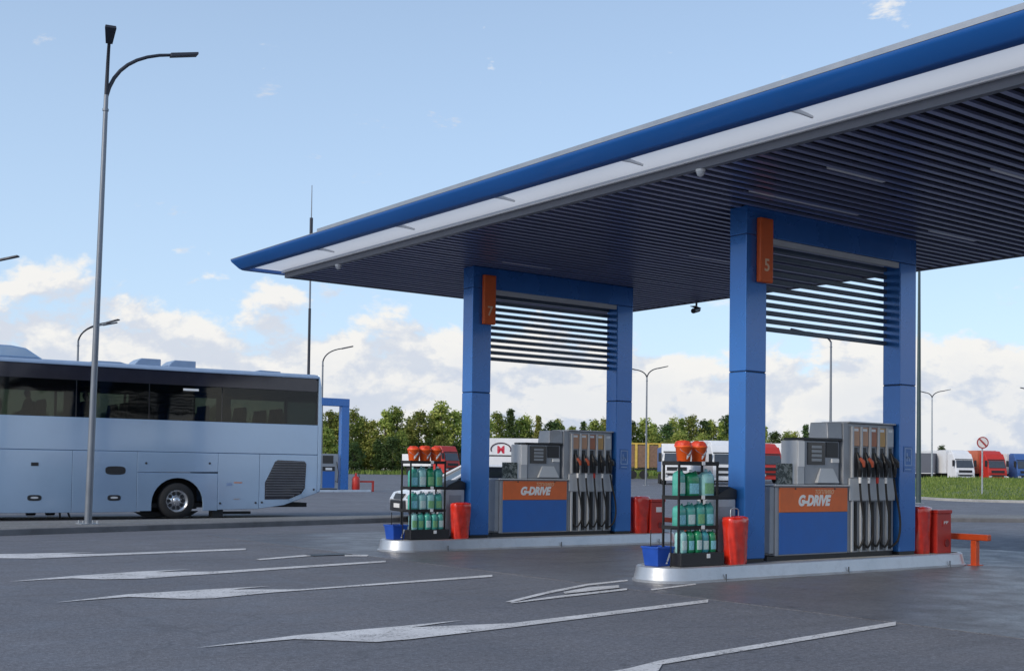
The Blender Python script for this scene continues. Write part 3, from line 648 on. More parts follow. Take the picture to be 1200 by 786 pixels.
def red_cover(loc, label, h=.62, r=.19, handle=True, sy=.62, seed=1):
    t = thing('red_cover', label, 'cover', loc, 0, 'red glossy covers on the islands')
    prof = [(r*.80, 0), (r*.86, .03)] + [(r*(.86+.16*i/12), .03+(h-.06)*i/12) for i in range(1, 13)] + [(r*.98, h), (r*.6, h+.015), (.01, h+.02)]
    wrinkled(prof, 36, 1.0, sy, .020, seed).build('sheet', RED, t, soft=80)
    if handle:
        MB().tube([(-.09, 0, h), (-.09, 0, h+.10), (-.07, 0, h+.12), (.03, 0, h+.12), (.06, 0, h+.10), (.06, 0, h)], .009, 6).build('handle', STEEL, t)
    return t
red_cover((-.25, -.06, HI-.003), 'red glossy cover with wire handle standing before the near 5 column', seed=2)
red_cover((-.25, S-.06, HI-.003), 'red glossy wrinkled cover standing before the far front column', handle=False, seed=5)
red_cover((4.16, .12, HI-.003), 'red glossy cover behind the second near column', h=.72, r=.19, handle=False, seed=8, sy=.8)
red_cover((4.20, S+.12, HI-.003), 'red glossy cover behind the second far column', h=.72, r=.22, handle=False, seed=9, sy=.8)
def fire_box(oy, label):
    t = thing('fire_sand_box', label, 'fire box', (4.56, oy+.10, HI-.003), 0, 'red fire boxes')
    MB().box(-.19, .19, -.16, .16, 0, .62).build('box', REDP, t, bevel=.01)
    MB().box(-.20, .20, -.175, .17, .622, .68).build('lid', REDP, t, bevel=.012)
    MB().box(-.05, .10, -.166, -.1605, .42, .52).build('notice', WTXT if oy else REDP, t)
    pr = MB()
    for q in range(6): pr.box(-.02+.02*q, -.008+.02*q, -.1685, -.1665, .46+.012*(q % 3), .50+.008*(q % 2))
    pr.build('white_mark', WTXT, t)
    MB().cyl((.06, -.1615, .16), (.06, -.175, .16), .06, .06, 18).build('ring_pull', mat('dark_red', (.22, .02, .02), .4), t)
fire_box(0, 'dark red fire box at the back end of the near island')
fire_box(S, 'dark red fire box at the back end of the far island')
def guard_rail(oy, label):
    t = thing('guard_rail', label, 'guard rail', (5.08, oy, 0), 0, 'orange guard rails at the island ends')
    MB().box(-.055, .055, -.52, .78, .40, .50).build('beam', ORP, t, bevel=.015)
    for y_ in (-.27, .68):
        MB().box(-.05, .05, y_-.05, y_+.05, 0, .398).build('post', ORP, t, bevel=.01)
        MB().box(-.09, .09, y_-.09, y_+.09, .004, .016).build('base_plate', ORP, t)
guard_rail(0, 'orange T-shaped guard rail at the end of the near island')
guard_rail(S, 'orange guard rail at the end of the far island, mostly hidden')

# ------------------------------------------------------------------ kerbed separators
KERBD = mat('shade_toned_kerb', (.17, .17, .175), .9, var=.25, scale=2, bump=.5, bscale=40, dirt=.4)  # concrete darkened to carry the shade on the camera-facing kerb face
def strip(name, pts, z, m):
    k = MB(); k.prism(pts, -.02, z, 'z'); return k.build(name, m, kind='structure', bevel=.02)
PAVE = ground_mat('separator_paving', (.15, .15, .15), (.19, .19, .185), grain=60)
strip('separator_kerb', [(-30, 9.0), (-6.1, 13.75), (5.5, 16.55), (8.0, 17.0), (8.6, 17.4), (8.0, 17.75), (5.0, 17.75), (-6, 16.9), (-30, 12.6)], .13, KERBD)
strip('separator_paving', [(-29.8, 9.25), (-6.1, 13.95), (5.5, 16.72), (7.7, 17.2), (4.9, 17.58), (-6, 16.7), (-29.8, 12.4)], .137, PAVE)

# ------------------------------------------------------------------ bus
def disc_wheel(parent, x, y, r, out=-1):
    w_ = MB().lathe([(r*.62, -.02), (r*.94, -.03), (r, .02), (r, .22), (r*.94, .27), (r*.5, .26)], n=36, open0=True).build('wheel', TYRE, parent, loc=(x, y, r))
    w_.rotation_euler = (R(90)*(-1 if out < 0 else 1), 0, 0)
    w_.rotation_euler = (R(-90), 0, 0) if out < 0 else (R(90), 0, 0)
    q = r*.62
    MB().lathe([(q*.99, -.024), (q*.99, -.012), (q*.90, .0), (q*.86, .09), (q*.82, .065), (q*.42, .065), (q*.36, .02), (q*.28, -.01), (q*.12, -.02)], n=32, open0=True).build('rim', CHROME, w_)
    h = MB()
    for i in range(10):
        a = 2*math.pi*i/10; h.cyl((q*.66*math.cos(a), q*.66*math.sin(a), .058), (q*.66*math.cos(a), q*.66*math.sin(a), .105), q*.17, n=12)
    h.build('hand_holes', DARK, w_)
    nb = MB()
    for i in range(10):
        a = 2*math.pi*(i+.5)/10; nb.cyl((q*.36*math.cos(a), q*.36*math.sin(a), .04), (q*.36*math.cos(a), q*.36*math.sin(a), -.005), .016, n=6)
    nb.build('wheel_nuts', CHROME, w_); return w_
bus = thing('coach_bus', 'pale blue tourist coach parked behind the kerb, seen from its side', 'bus', (-.04, 19.96, 0), math.atan(-.08))
XR, XF, BW = 4.12, -8.0, 2.5
ZB, ZW0, ZW1, ZT = 1.785, 2.63, 3.575, 3.95
def arch_poly(x0, x1, zlo, zhi, xc, r, zc):
    pts = [(x0, zlo)]
    a0 = math.asin((zlo-zc)/r) if zlo > zc else 0
    pts.append((xc-r, zlo))
    for i in range(0, 15):
        a = math.pi - math.pi*i/14; pts.append((xc+r*math.cos(a), max(zlo, zc + r*.98*math.sin(a))))
    pts.append((xc+r, zlo)); pts += [(x1, zlo), (x1, zhi), (x0, zhi)]
    out = []
    for p in pts:
        if not out or (Vector(p)-Vector(out[-1])).length > 1e-4: out.append(p)
    return out
def panel(poly, name='body_panel', y0=0.0, y1=.05, m=BODY, bv=.012): return MB().prism(poly, y0, y1, 'y').build(name, m, bus, bevel=bv)
g = .006
for ys in (0, 1):
    y0, y1 = ((0, .05) if ys == 0 else (BW-.05, BW))
    panel([(-8.0+.15, .24), (-7.2-g, .20), (-7.2-g, ZB-g), (-8.0+.08, ZB-g)], y0=y0, y1=y1)
    panel(arch_poly(-7.2, -5.1-g, .20, ZB-g, -6.15, .66, .42), y0=y0, y1=y1)
    panel([(-5.1, .19), (-2.72-g, .19), (-2.72-g, ZB-g), (-5.1, ZB-g)], 'luggage_door', y0, y1)
    panel([(-2.72, .19), (-1.08-g, .20), (-1.08-g, ZB-g), (-2.72, ZB-g)], 'luggage_door', y0, y1)
    panel(arch_poly(-1.08, 1.10-g, .22, 1.235-g, 0, .69, .42), y0=y0, y1=y1)
    panel([(-1.08, 1.235), (1.10-g, 1.265), (1.10-g, ZB-g), (-1.08, ZB-g)], 'service_flap', y0, y1)
    panel([(1.10, .24), (2.28-g, .26), (2.28-g, ZB-g), (1.10, ZB-g)], 'service_door', y0, y1)
    panel([(2.28, .265), (3.0, .36), (XR-.12, .70), (XR-.12, ZB-g), (2.28, ZB-g)], 'engine_door', y0, y1)
    panel([(-7.92, ZB), (XR-.12, ZB), (XR-.12, ZW0), (-7.88, ZW0)], 'waist_panel', y0, y1)
    yb0, yb1 = ((.02, .07) if ys == 0 else (BW-.07, BW-.02))
    panel([(-7.7, ZW1+.004), (XR-.14, ZW1+.004), (XR-.14, ZT-.06), (XR-.22, ZT), (-7.7, ZT)], 'black_cornice', yb0, yb1, BUSBLK, .008)
    xs = [-7.75, -6.5, -4.56, -2.66, -.80, 1.18, XR-.14]
    for a, b in zip(xs[:-1], xs[1:]):
        MB().box(a+.012, b-.012, y0+.022, y0+.030, ZW0+.004, ZW1).build('window', GLASS, bus)
    for a in xs:
        MB().box(a-.035, a+.035, (y0+.032 if ys == 0 else y0+.0), (y0+.07 if ys == 0 else y0+.02), ZW0, ZW1).build('window_pillar', BUSBLK, bus)
    MB().box(-7.7, XR-.14, y0+.031 if ys == 0 else y0-.01, y0+.06 if ys == 0 else y0+.018, ZW1-.17, ZW1+.002).build('window_header', DARK, bus)
# ends, roof, floor
rp = [(.00, ZT+.002), (.012, 4.0), (.09, 4.06), (.30, 4.09), (.9, 4.10), (1.6, 4.10), (2.2, 4.09), (2.41, 4.06), (2.488, 4.0), (BW, ZT+.002)]
MB().prism(rp, -7.85, XR-.12, 'x').build('roof', BUSROOF, bus, bevel=.01)
end = [(XR-.118, .70), (XR-.02, .74), (XR, .95), (XR+.0, 3.0), (XR-.03, 3.75), (XR-.07, 3.98), (XR-.118, 4.06)]
MB().prism(end, 0.0, BW, 'y').build('rear_end', BODY, bus, bevel=.06)
MB().prism([(-7.92, .25), (-7.92, 4.0), (-8.02, 3.6), (-8.25, 2.0), (-8.28, .9), (-8.2, .35)], .0, BW, 'y').build('front_end', BODY, bus, bevel=.04)
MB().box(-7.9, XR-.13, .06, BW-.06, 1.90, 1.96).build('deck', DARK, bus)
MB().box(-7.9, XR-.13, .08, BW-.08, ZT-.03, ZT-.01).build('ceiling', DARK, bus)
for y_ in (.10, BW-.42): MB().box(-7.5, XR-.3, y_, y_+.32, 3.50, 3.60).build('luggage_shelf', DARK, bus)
MB().box(-7.9, XR-.3, .3, BW-.3, .30, .42).build('underbody', BLACK, bus)
MB().box(1.2, 2.1, .15, .30, .12, .19).build('bumper_bar', BLACK, bus); MB().box(.98, 1.28, .06, .36, .04, .45).build('mudflap', BLACK, bus)
MB().prism([(-1.0, .18), (-.75, .06), (.5, .06), (.72, .2)], .45, .60, 'y').build('axle_guard', BLACK, bus)
for x in (-3.62, -3.15):
    MB().cyl((x-.11, .42, .19), (x+.11, .42, .19), .075, n=12).build('shoe_stand_in', DARK, bus); MB().box(x-.07, x+.07, .38, .46, .085, .112).build('sole_stand_in', STEEL, bus)  # made-up underbody shapes standing in for shoes seen below the sill
for x, dx in ((-2.92, .01), (-2.76, .10)): MB().hexa([(x+dx-.02, .38, .04), (x+dx+.02, .38, .04), (x+dx+.02, .42, .04), (x+dx-.02, .42, .04)], [(x-.025, .38, .3), (x+.025, .38, .3), (x+.025, .42, .3), (x-.025, .42, .3)]).build('leg_stand_in', DARK, bus)  # made-up rods standing in for the legs next to those shoes
for xw in (0, -6.15):
    disc_wheel(bus, xw, .06, .485, -1); disc_wheel(bus, xw, BW-.06, .485, 1)
    MB().box(xw-.66, xw+.66, .07, .62, 1.12, 1.2).build('wheel_housing', BLACK, bus)
    MB().box(xw-.72, xw+.72, .62, .66, .25, 1.2).build('wheel_housing', BLACK, bus)
# grille with louvres
gp = [(2.44, .52), (3.15, .53), (3.52, .68), (3.63, .84), (3.66, 1.52), (3.60, 1.60), (2.80, 1.62), (2.72, 1.56), (2.50, 1.10), (2.44, 1.0)]
gr = MB().prism(gp, -.008, -.001, 'y').build('engine_grille', BUSBLK, bus)
def span(z):
    xs_ = []
    for (a, b), (c, d) in zip(gp, gp[1:]+gp[:1]):
        if (b-z)*(d-z) < 0: xs_.append(a+(c-a)*(z-b)/(d-b))
    return min(xs_), max(xs_)
for i in range(14):
    z = .60 + i*.072; a, b = span(z)
    MB().hexa([(a+.02, -.012, z), (b-.02, -.012, z), (b-.02, -.0085, z+.03), (a+.02, -.0085, z+.03)], [(a+.02, -.030, z+.028), (b-.02, -.030, z+.028), (b-.02, -.0085, z+.045), (a+.02, -.0085, z+.045)]).build('grille_slat', mat('grille_slat_grey', (.10, .11, .13), .5), gr)
def oval(x, z, a, b, name, m, dep=.006, sup=.6, par=None):
    pts = []
    for i in range(20):
        t = 2*math.pi*i/20; c, s_ = math.cos(t), math.sin(t)
        pts.append((x+a*math.copysign(abs(c)**sup, c), z+b*math.copysign(abs(s_)**sup, s_)))
    return MB().prism(pts, -dep, -.0005, 'y').build(name, m, par or bus)
for x, z, a, b in ((-1.66, .57, .17, .075), (-3.62, .57, .17, .075), (-1.64, 1.28, .26, .11), (-5.6, .57, .17, .075)):
    h = oval(x, z, a, b, 'handle_recess', DARK); oval(x, z+.005, a*.55, b*.35, 'handle', DISPL if b < .1 else DARK, .012, .8, h)
MB().box(-3.72, -3.54, -.008, -.0005, 1.37, 1.46).build('side_marker', DARK, bus)
for x, z in ((-.85, 1.48), (.86, 1.50), (1.17, .42), (2.18, .43), (2.36, .44), (XR-.22, .80)): MB().cyl((x, -.012, z), (x, .0, z), .03, n=10).build('lock', DARK, bus)
MB().box(1.55, 1.78, -.004, -.0005, .97, 1.0).build('decal', mat('orange_decal', (.55, .20, .08), .5), bus); MB().box(1.34, 1.50, -.004, -.0005, .90, .97).build('decal', mat('blue_decal', (.2, .28, .45), .5), bus)
MB().box(1.55, 1.72, -.004, -.0005, .52, .55).build('decal', mat('grey_decal', (.3, .28, .3), .5), bus)
MB().box(.10, .52, .010, .021, 3.44, 3.50).build('window_sticker', WTXT, bus)
# roof gear
MB().prism([(-7.6, 4.09), (-3.42, 4.09), (-3.60, 4.20), (-3.84, 4.35), (-4.2, 4.40), (-7.3, 4.40), (-7.6, 4.2)], .35, BW-.35, 'y').build('air_conditioner', BODY, bus, bevel=.04)
for a, b in ((-1.08, -.36), (-.18, .60)): MB().prism([(a, 4.09), (b, 4.09), (b, 4.29), (a+.20, 4.29), (a+.10, 4.22)], .55, 1.35, 'y').build('roof_hatch', BUSROOF, bus, bevel=.02)
MB().prism([(-2.3, 4.09), (-1.2, 4.09), (-1.45, 4.15), (-2.1, 4.15)], .5, 1.4, 'y').build('roof_hatch', BUSROOF, bus, bevel=.02)
MB().prism([(2.2, 4.09), (3.0, 4.09), (3.0, 4.13), (2.4, 4.14)], .4, 1.4, 'y').build('roof_hatch', BUSROOF, bus, bevel=.01)
# seats
seat_root = None
def seat(x, y):
    p = MB(); p.prism([(-.25, 2.25), (.22, 2.28), (.22, 2.40), (-.25, 2.37)], y, y+.44, 'y'); p.prism([(.18, 2.30), (.30, 2.30), (.38, 2.90), (.36, 3.06), (.29, 3.08), (.27, 2.9)], y+.01, y+.43, 'y'); p.box(-.1, .1, y+.15, y+.29, 1.96, 2.25)
    return p.build('seat', SEAT, bus, bevel=.03, loc=(x, 0, 0))
for i in range(10):
    for y_ in (.16, .62, 1.42, 1.90): seat(-6.9 + i*1.06, y_)
for x0, x1 in ((-.72, 1.10),): # drawn curtains and blinds on the far side
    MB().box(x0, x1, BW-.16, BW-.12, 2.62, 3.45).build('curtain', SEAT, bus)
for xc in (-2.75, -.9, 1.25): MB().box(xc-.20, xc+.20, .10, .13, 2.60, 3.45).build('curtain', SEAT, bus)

def passenger(loc, rz, label, col, cap=False):
    J = {'pelvis': (0, 0, .12), 'waist': (.03, 0, .30), 'chest': (.05, 0, .52), 'neck': (.04, 0, .66), 'head': (.0, 0, .78), 'crown': (.01, 0, .88),
         'sl': (.04, -.19, .60), 'el': (-.02, -.25, .34), 'hl': (-.25, -.17, .26), 'sr': (.04, .19, .60), 'er': (-.02, .25, .34), 'hr': (-.25, .17, .26),
         'kl': (-.45, -.11, .14), 'al': (-.48, -.11, -.28), 'fl': (-.64, -.11, -.32), 'kr': (-.45, .11, .14), 'ar': (-.48, .11, -.28), 'fr': (-.64, .11, -.32)}
    Rr = dict(pelvis=.16, waist=.14, chest=.165, neck=.062, head=.095, crown=.085, sl=.075, el=.05, hl=.04, sr=.075, er=.05, hr=.04, kl=.075, al=.045, fl=.04, kr=.075, ar=.045, fr=.04)
    E_ = [('pelvis', 'waist'), ('waist', 'chest'), ('chest', 'neck'), ('neck', 'head'), ('head', 'crown'), ('chest', 'sl'), ('sl', 'el'), ('el', 'hl'), ('chest', 'sr'), ('sr', 'er'), ('er', 'hr'), ('pelvis', 'kl'), ('kl', 'al'), ('al', 'fl'), ('pelvis', 'kr'), ('kr', 'ar'), ('ar', 'fr')]
    ks = list(J); me = bpy.data.meshes.new('person'); me.from_pydata([J[k] for k in ks], [(ks.index(a), ks.index(b)) for a, b in E_], [])
    o = bpy.data.objects.new('person', me); COL.objects.link(o); me.materials.append(mat(*col))
    md = o.modifiers.new('skin', 'SKIN'); md.use_smooth_shade = True
    for i, k in enumerate(ks): me.skin_vertices[0].data[i].radius = (Rr[k], Rr[k]*(1.15 if k in ('chest', 'waist') else 1)); me.skin_vertices[0].data[i].use_root = k == 'pelvis'
    o.modifiers.new('sub', 'SUBSURF').levels = 2; o.modifiers['sub'].render_levels = 2
    o.location = loc; o.rotation_euler = (0, 0, rz); tag(o, label, 'person', 'passengers inside the coach')
    return o
BM = Matrix.Translation((-.04, 19.96, 0)) @ Matrix.Rotation(math.atan(-.08), 4, 'Z')
passenger(BM @ Vector((-3.78, .42, 2.42)), math.atan(-.08), 'seated person coloured as a dark silhouette behind the leftmost coach window', ('silhouette_dark', (.03, .03, .035), .9))  # whole figure coloured dark, as a silhouette behind tinted glass
passenger(BM @ Vector((-2.34, .44, 2.42)), math.atan(-.08), 'seated person coloured as a dark silhouette by the window left of the tall lamp post', ('silhouette_black', (.025, .022, .03), .9))

# ------------------------------------------------------------------ white car behind the far island
CARW = mat('car_white', (.72, .74, .77), .2, var=.03, coat=.8); CARB = mat('car_black_trim', (.02, .02, .022), .45)
def make_car(loc, rz, label):
    t = thing('parked_car', label, 'car', loc, rz)      # local: front at x=0 pointing -x, tail at +4.4, y +-.88
    LF = [(.02, .32), (.0, .62), (.10, .80), (.95, .97), (1.10, 1.0), (3.9, 1.02), (4.35, .98), (4.42, .60), (4.36, .30)]
    m = MB(); secs = [(-.88, .90), (-.82, 1.0), (.82, 1.0), (.88, .90)]
    V = []
    for y_, q in secs: V += [(2.2+(x-2.2)*(1 if q == 1 else .985), y_, .32+(z-.32)*q) for x, z in LF]
    n = len(LF)
    m.add(V, [(i*n+j, i*n+(j+1) % n, (i+1)*n+(j+1) % n, (i+1)*n+j) for i in range(3) for j in range(n)]); m.add(V, [tuple(range(n-1, -1, -1)), tuple(range(3*n, 4*n))])
    m.build('body', CARW, t, bevel=.03)
    roof = MB().hexa([(1.95, -.62, 1.50), (3.55, -.60, 1.50), (3.55, .60, 1.50), (1.95, .62, 1.50)], [(2.05, -.55, 1.555), (3.45, -.55, 1.555), (3.45, .55, 1.555), (2.05, .55, 1.555)]); roof.build('roof', CARW, t, bevel=.03)
    MB().hexa([(1.02, -.78, .985), (4.10, -.78, 1.0), (4.10, .78, 1.0), (1.02, .78, .985)], [(1.97, -.62, 1.498), (3.52, -.60, 1.498), (3.52, .60, 1.498), (1.97, .62, 1.498)]).build('greenhouse', CGLASS, t)
    for s_ in (-1, 1):
        MB().tube([(1.0, s_*.775, .99), (1.97, s_*.63, 1.51)], .045, 6).build('windscreen_pillar', CARW, t); MB().tube([(4.1, s_*.77, 1.0), (3.5, s_*.61, 1.51)], .06, 6).build('rear_pillar', CARW, t); MB().tube([(2.75, s_*.785, 1.0), (2.75, s_*.625, 1.51)], .035, 6).build('door_pillar', CARB, t)
        MB().hexa([(-.01, s_*.62-.20, .66), (.22, s_*.62-.20, .66), (.22, s_*.62+.20, .66), (.06, s_*.62+.20, .66)], [(.10, s_*.62-.20, .80), (.40, s_*.62-.20, .84), (.40, s_*.62+.20, .84), (.16, s_*.62+.20, .80)]).build('headlight', mat('headlight', (.5, .52, .55), .15, coat=.8), t, bevel=.01)
        for x in (.85, 3.45):
            wl = MB().lathe([(.20, -.01), (.30, -.01), (.325, .02), (.325, .18), (.28, .2)], n=24, open0=True).build('wheel', TYRE, t, loc=(x, s_*.89, .325)); wl.rotation_euler = (R(90)*s_, 0, 0)
            MB().lathe([(.20, -.012), (.19, .03), (.06, .0), (.02, -.005)], n=20, open0=True).build('rim', CHROME, wl)
        MB().box(1.45, 1.62, s_*.90-.09, s_*.90+.09, 1.0, 1.13).build('mirror', CARW, t, bevel=.03)
    MB().box(-.025, .03, -.72, .72, .30, .60).build('bumper', CARB, t, bevel=.03)
    MB().hexa([(-.02, -.40, .62), (.06, -.40, .62), (.06, .40, .62), (-.02, .40, .62)], [(.045, -.42, .77), (.1, -.42, .77), (.1, .42, .77), (.045, .42, .77)]).build('grille', CARB, t)
    MB().box(-.045, -.026, -.26, .26, .40, .51).build('number_plate', WTXT, t)
    MB().hexa([(.35, -.55, .835), (.8, -.55, .92), (.8, .55, .92), (.35, .55, .835)], [(.37, -.5, .855), (.78, -.5, .935), (.78, .5, .935), (.37, .5, .855)]).build('bonnet_scoop', CARB, t)
    return t
cp = on_z(466, 612)
make_car((cp.x, cp.y, 0), R(-16), 'white car with dark bumper parked behind the far rack of jugs')

# ------------------------------------------------------------------ third pump, free-standing portal at the back left
p3 = on_z(408, 577.5); 
o3 = Vector((p3.x - 3.2, p3.y, 0))
island('small pump island at the back left beside the coach tail', (o3.x+.2, o3.y, 0), x0=-1.2, x1=4.6)
t = thing('portal_frame', 'free-standing blue portal at the back left behind the coach', 'portal', (o3.x, o3.y, 0), 0, 'blue column pairs')
for x in (-.6, 2.7): MB().box(x, x+.5, 0, .35, HI, 5.0).build('column_panel', BLUE, t, bevel=.02)
MB().box(-.6, 3.2, -.01, .36, 5.003, 5.45).build('header', BLUE, t, bevel=.02)
MB().box(.0, .24, -.12, -.003, 3.6, 5.0).build('number_sign', ORANGE, t, bevel=.02)
t = thing('fuel_dispenser', 'small grey and blue fuel dispenser under the back left portal', 'fuel pump', (o3.x+.9, o3.y+.02, HI-.004), 0)
MB().box(0, 1.62, 0, .4, .06, 2.05).build('cabinet', DISPG, t, bevel=.015); MB().box(.04, .5, -.02, -.001, .1, 1.4).build('side_door', DISPL, t); MB().box(.62, 1.40, -.02, -.001, .1, 1.05).build('lower_panel', DBLUE, t)
MB().box(.62, 1.40, -.02, -.001, 1.07, 1.32).build('notice', DARK, t); MB().box(.8, 1.22, -.026, -.021, 1.12, 1.25).build('notice_print', WTXT, t)
MB().box(.62, 1.30, -.02, -.001, 1.5, 1.95).build('screen', SCREEN, t); MB().box(.12, .42, -.03, -.001, 1.5, 1.92).build('nozzle_recess', DARK, t)
MB().box(0, 1.62, .05, .35, 0, .06).build('plinth', DARK, t)
MB().tube([(1.5, -.05, 1.6), (1.58, -.12, 1.0), (1.55, -.1, .4), (1.45, -.03, .5)], .02, 6).build('hose', BLACK, t)
t = thing('fire_extinguisher', 'red extinguisher on the small island at the back left', 'extinguisher', (o3.x+3.75, o3.y+.1, HI-.004), 0)
MB().lathe([(.22, 0), (.24, .05), (.24, .62), (.18, .74), (.07, .80), (.07, .95), (.02, .97)], n=18).build('cylinder', REDP, t); MB().tube([(0, 0, .95), (.16, 0, .98), (.24, 0, .7)], .025, 6).build('hose', DARK, t)
t = thing('guard_rail', 'thin red guard rail at the end of the back left island', 'guard rail', (o3.x+4.9, o3.y+.1, 0), 0, 'orange guard rails at the island ends')
MB().box(-.9, .06, -.05, .05, .62, .72).build('beam', REDP, t); MB().box(-.05, .05, -.05, .05, 0, .619).build('post', REDP, t)

# ------------------------------------------------------------------ lamps and masts
LAMP = mat('lamp_steel', (.22, .24, .27), .45, .6, var=.12, scale=2, dirt=.1); LDARK = mat('lamp_dark', (.04, .045, .06), .5, .3)
def curve_pts(p0, p1, p2, n=9): return [Vector(p0)*(1-t)**2 + Vector(p1)*2*t*(1-t) + Vector(p2)*t*t for t in [i/(n-1) for i in range(n)]]
def street_lamp(label, loc, h, arms, r0=.10, r1=.045, split=1.6, headl=.75, gal=LAMP):
    t = thing('street_lamp', label, 'street lamp', loc, 0, 'street lamps')
    MB().cyl((0, 0, 0), (0, 0, h-split), r0, r1*1.1, 16).build('pole', gal, t)
    b = MB(); b.box(-.2, .2, -.2, .2, 0, .025)
    for sx_ in (-1, 1):
        for sy_ in (-1, 1): b.cyl((sx_*.15, sy_*.15, .02), (sx_*.15, sy_*.15, .08), .018, n=8)
    b.build('base_plate', STEEL, t)
    MB().cyl((0, 0, h-split-.35), (0, 0, h-split-.30), r1*1.5, n=12).build('collar', gal, t)
    for ang, reach, up in arms:
        d = Vector((math.cos(ang), math.sin(ang), 0))
        e = d*reach + Vector((0, 0, h-split+up))
        MB().tube(curve_pts((0, 0, h-split-.05), d*reach*.12 + Vector((0, 0, h-split+up*.82)), e), [r1*1.0, r1, r1*.95, r1*.9, r1*.88, r1*.85, r1*.82, r1*.8, r1*.75], 8).build('arm', LDARK, t)
        hd_ = MB(); sd_ = Vector((-d.y, d.x, 0)); a = e - d*.05 - Vector((0, 0, .02)); c = e + d*headl + Vector((0, 0, headl*.22))
        hw = .15 if headl > .65 else .12
        hd_.hexa([a-sd_*hw*.6-UP*.04, c-sd_*hw-UP*.03, c+sd_*hw-UP*.03, a+sd_*hw*.6-UP*.04], [a-sd_*hw*.5+UP*.05, c-sd_*hw*.9+UP*.03, c+sd_*hw*.9+UP*.03, a+sd_*hw*.5+UP*.05])
        hd_.build('lamp_head', LDARK, t, bevel=.01)
    return t
ANG_R = YAWA - math.pi/2
lp = on_z(103, 614, .137); lp.z = .137
main_lamp = street_lamp('tall double-armed street lamp on the kerb in front of the coach', lp, 10.75, [(R(-8), 1.38, 1.15), (R(-106), .45, 1.05)], .078, .044, 1.45, .55)
main_lamp.rotation_euler = Matrix.Rotation(R(1.1), 3, VW).to_euler()      # the post leans a little
street_lamp('street lamp at the left edge, only its arm in view', ground_at(-60, 50), 9.9, [(ANG_R, 1.9, 1.0)], split=1.0)
street_lamp('single-armed street lamp rising behind the coach roof', ground_at(88, 70), 9.6, [(ANG_R-.2, 1.8, 1.0), (ANG_R+.25, 1.4, .95)], .09, .05, 1.0)
street_lamp('single-armed street lamp behind the coach tail', ground_at(376, 84), 9.6, [(ANG_R, 1.35, .9)], .09, .05, .9)
street_lamp('double-armed street lamp between the two portals', ground_at(757, 100), 9.8, [(ANG_R, 1.0, .75), (ANG_R+math.pi, 1.0, .6)], .09, .055, .8)
street_lamp('single-armed street lamp seen through the near louvre', ground_at(973, 70), 9.9, [(ANG_R+math.pi, 1.6, .55)], .09, .05, .8)
street_lamp('pale double-armed street lamp far away right of the near portal', ground_at(1092, 128), 10.0, [(ANG_R, 1.2, .7), (ANG_R+math.pi, .7, .5)], .10, .055, .8, gal=STEEL)
street_lamp('street lamp beyond the right edge, its head just in view', ground_at(1228, 116), 9.6, [(ANG_R+math.pi, 1.9, .6)], .10, .055, .8)
t = thing('antenna_mast', 'thin lightning mast rising behind the canopy corner', 'mast', ground_at(359.5, 62), 0)
MB().cyl((0, 0, 0), (0, 0, 9.6), .085, .07, 12).build('lower_tube', LDARK, t); MB().cyl((0, 0, 9.6), (0, 0, 14.0), .05, .045, 10).build('upper_tube', LAMP, t)
MB().cyl((0, 0, 13.4), (0, 0, 14.3), .085, .085, 10).build('sleeve', LDARK, t); MB().cyl((0, 0, 14.3), (0, 0, 16.0), .03, .02, 8).build('tip', LAMP, t)
t = thing('flag_mast', 'dark green tapering mast just right of the near portal', 'mast', ground_at(1076.5, 62), 0)
MB().cyl((0, 0, 0), (0, 0, 12.6), .13, .06, 14).build('pole', mat('mast_green', (.05, .08, .085), .5, .3), t); MB().box(-.2, .2, -.2, .2, 0, .03).build('base_plate', STEEL, t)
# no-stopping sign on the verge
sp_ = ground_at(1151, 73, .12); t = thing('road_sign', 'round white no-waiting sign with red rim and slash on a grey post', 'sign', sp_, ANG_R)
MB().cyl((0, 0, -.15), (0, 0, 3.1), .05, .05, 10).build('post', STEEL, t)
RSG = mat('sign_red', (.35, .05, .05), .5)
MB().cyl((0, -.06, 3.28), (0, -.09, 3.28), .36, .36, 28).build('plate', RSG, t)
MB().cyl((0, -.092, 3.28), (0, -.10, 3.28), .29, .29, 28).build('sign_face', mat('sign_white', (.70, .66, .66), .5), t)
MB().hexa([(-.25, -.112, 3.47), (-.17, -.112, 3.53), (.25, -.112, 3.11), (.17, -.112, 3.03)], [(-.25, -.102, 3.47), (-.17, -.102, 3.53), (.25, -.102, 3.11), (.17, -.102, 3.03)]).build('slash', RSG, t)
MB().box(-.03, .03, -.058, .05, 3.0, 3.6).build('bracket', STEEL, t)

# ------------------------------------------------------------------ right-hand separator, verge and kerbs
def gpoly(pts, dz): return [(p.x, p.y, gz(p)+dz) for p in (ground_at(x, D) for x, D in pts)]
def raised(name, px_pts, h, m):
    b = gpoly(px_pts, -.03); tt = gpoly(px_pts, h); n = len(b)
    k = MB(); k.add(b+tt, [tuple(range(n-1, -1, -1)), tuple(range(n, 2*n))] + [(i, (i+1) % n, n+(i+1) % n, n+i) for i in range(n)]); return k.build(name, m, kind='structure', bevel=.02)
raised('separator_kerb', [(1020, 37.2), (1100, 37.6), (1400, 38.5), (1400, 41.5), (1100, 41.0), (1020, 40.6)], .13, KERBD)
raised('separator_paving', [(1024, 37.6), (1100, 38.0), (1400, 38.9), (1400, 41.2), (1100, 40.7), (1024, 40.3)], .136, PAVE)
GRASSM = ground_mat('verge_turf', (.085, .12, .03), (.13, .16, .045), grain=14, patch=.3)
vk = [(1040, 72), (1078, 70.5), (1100, 68), (1140, 66), (1200, 65), (1420, 64)]
raised('verge_kerb', vk + [(1420, 64.5), (1200, 65.5), (1140, 66.5), (1100, 68.6), (1078, 71.2), (1040, 72.8)], .14, CONC)
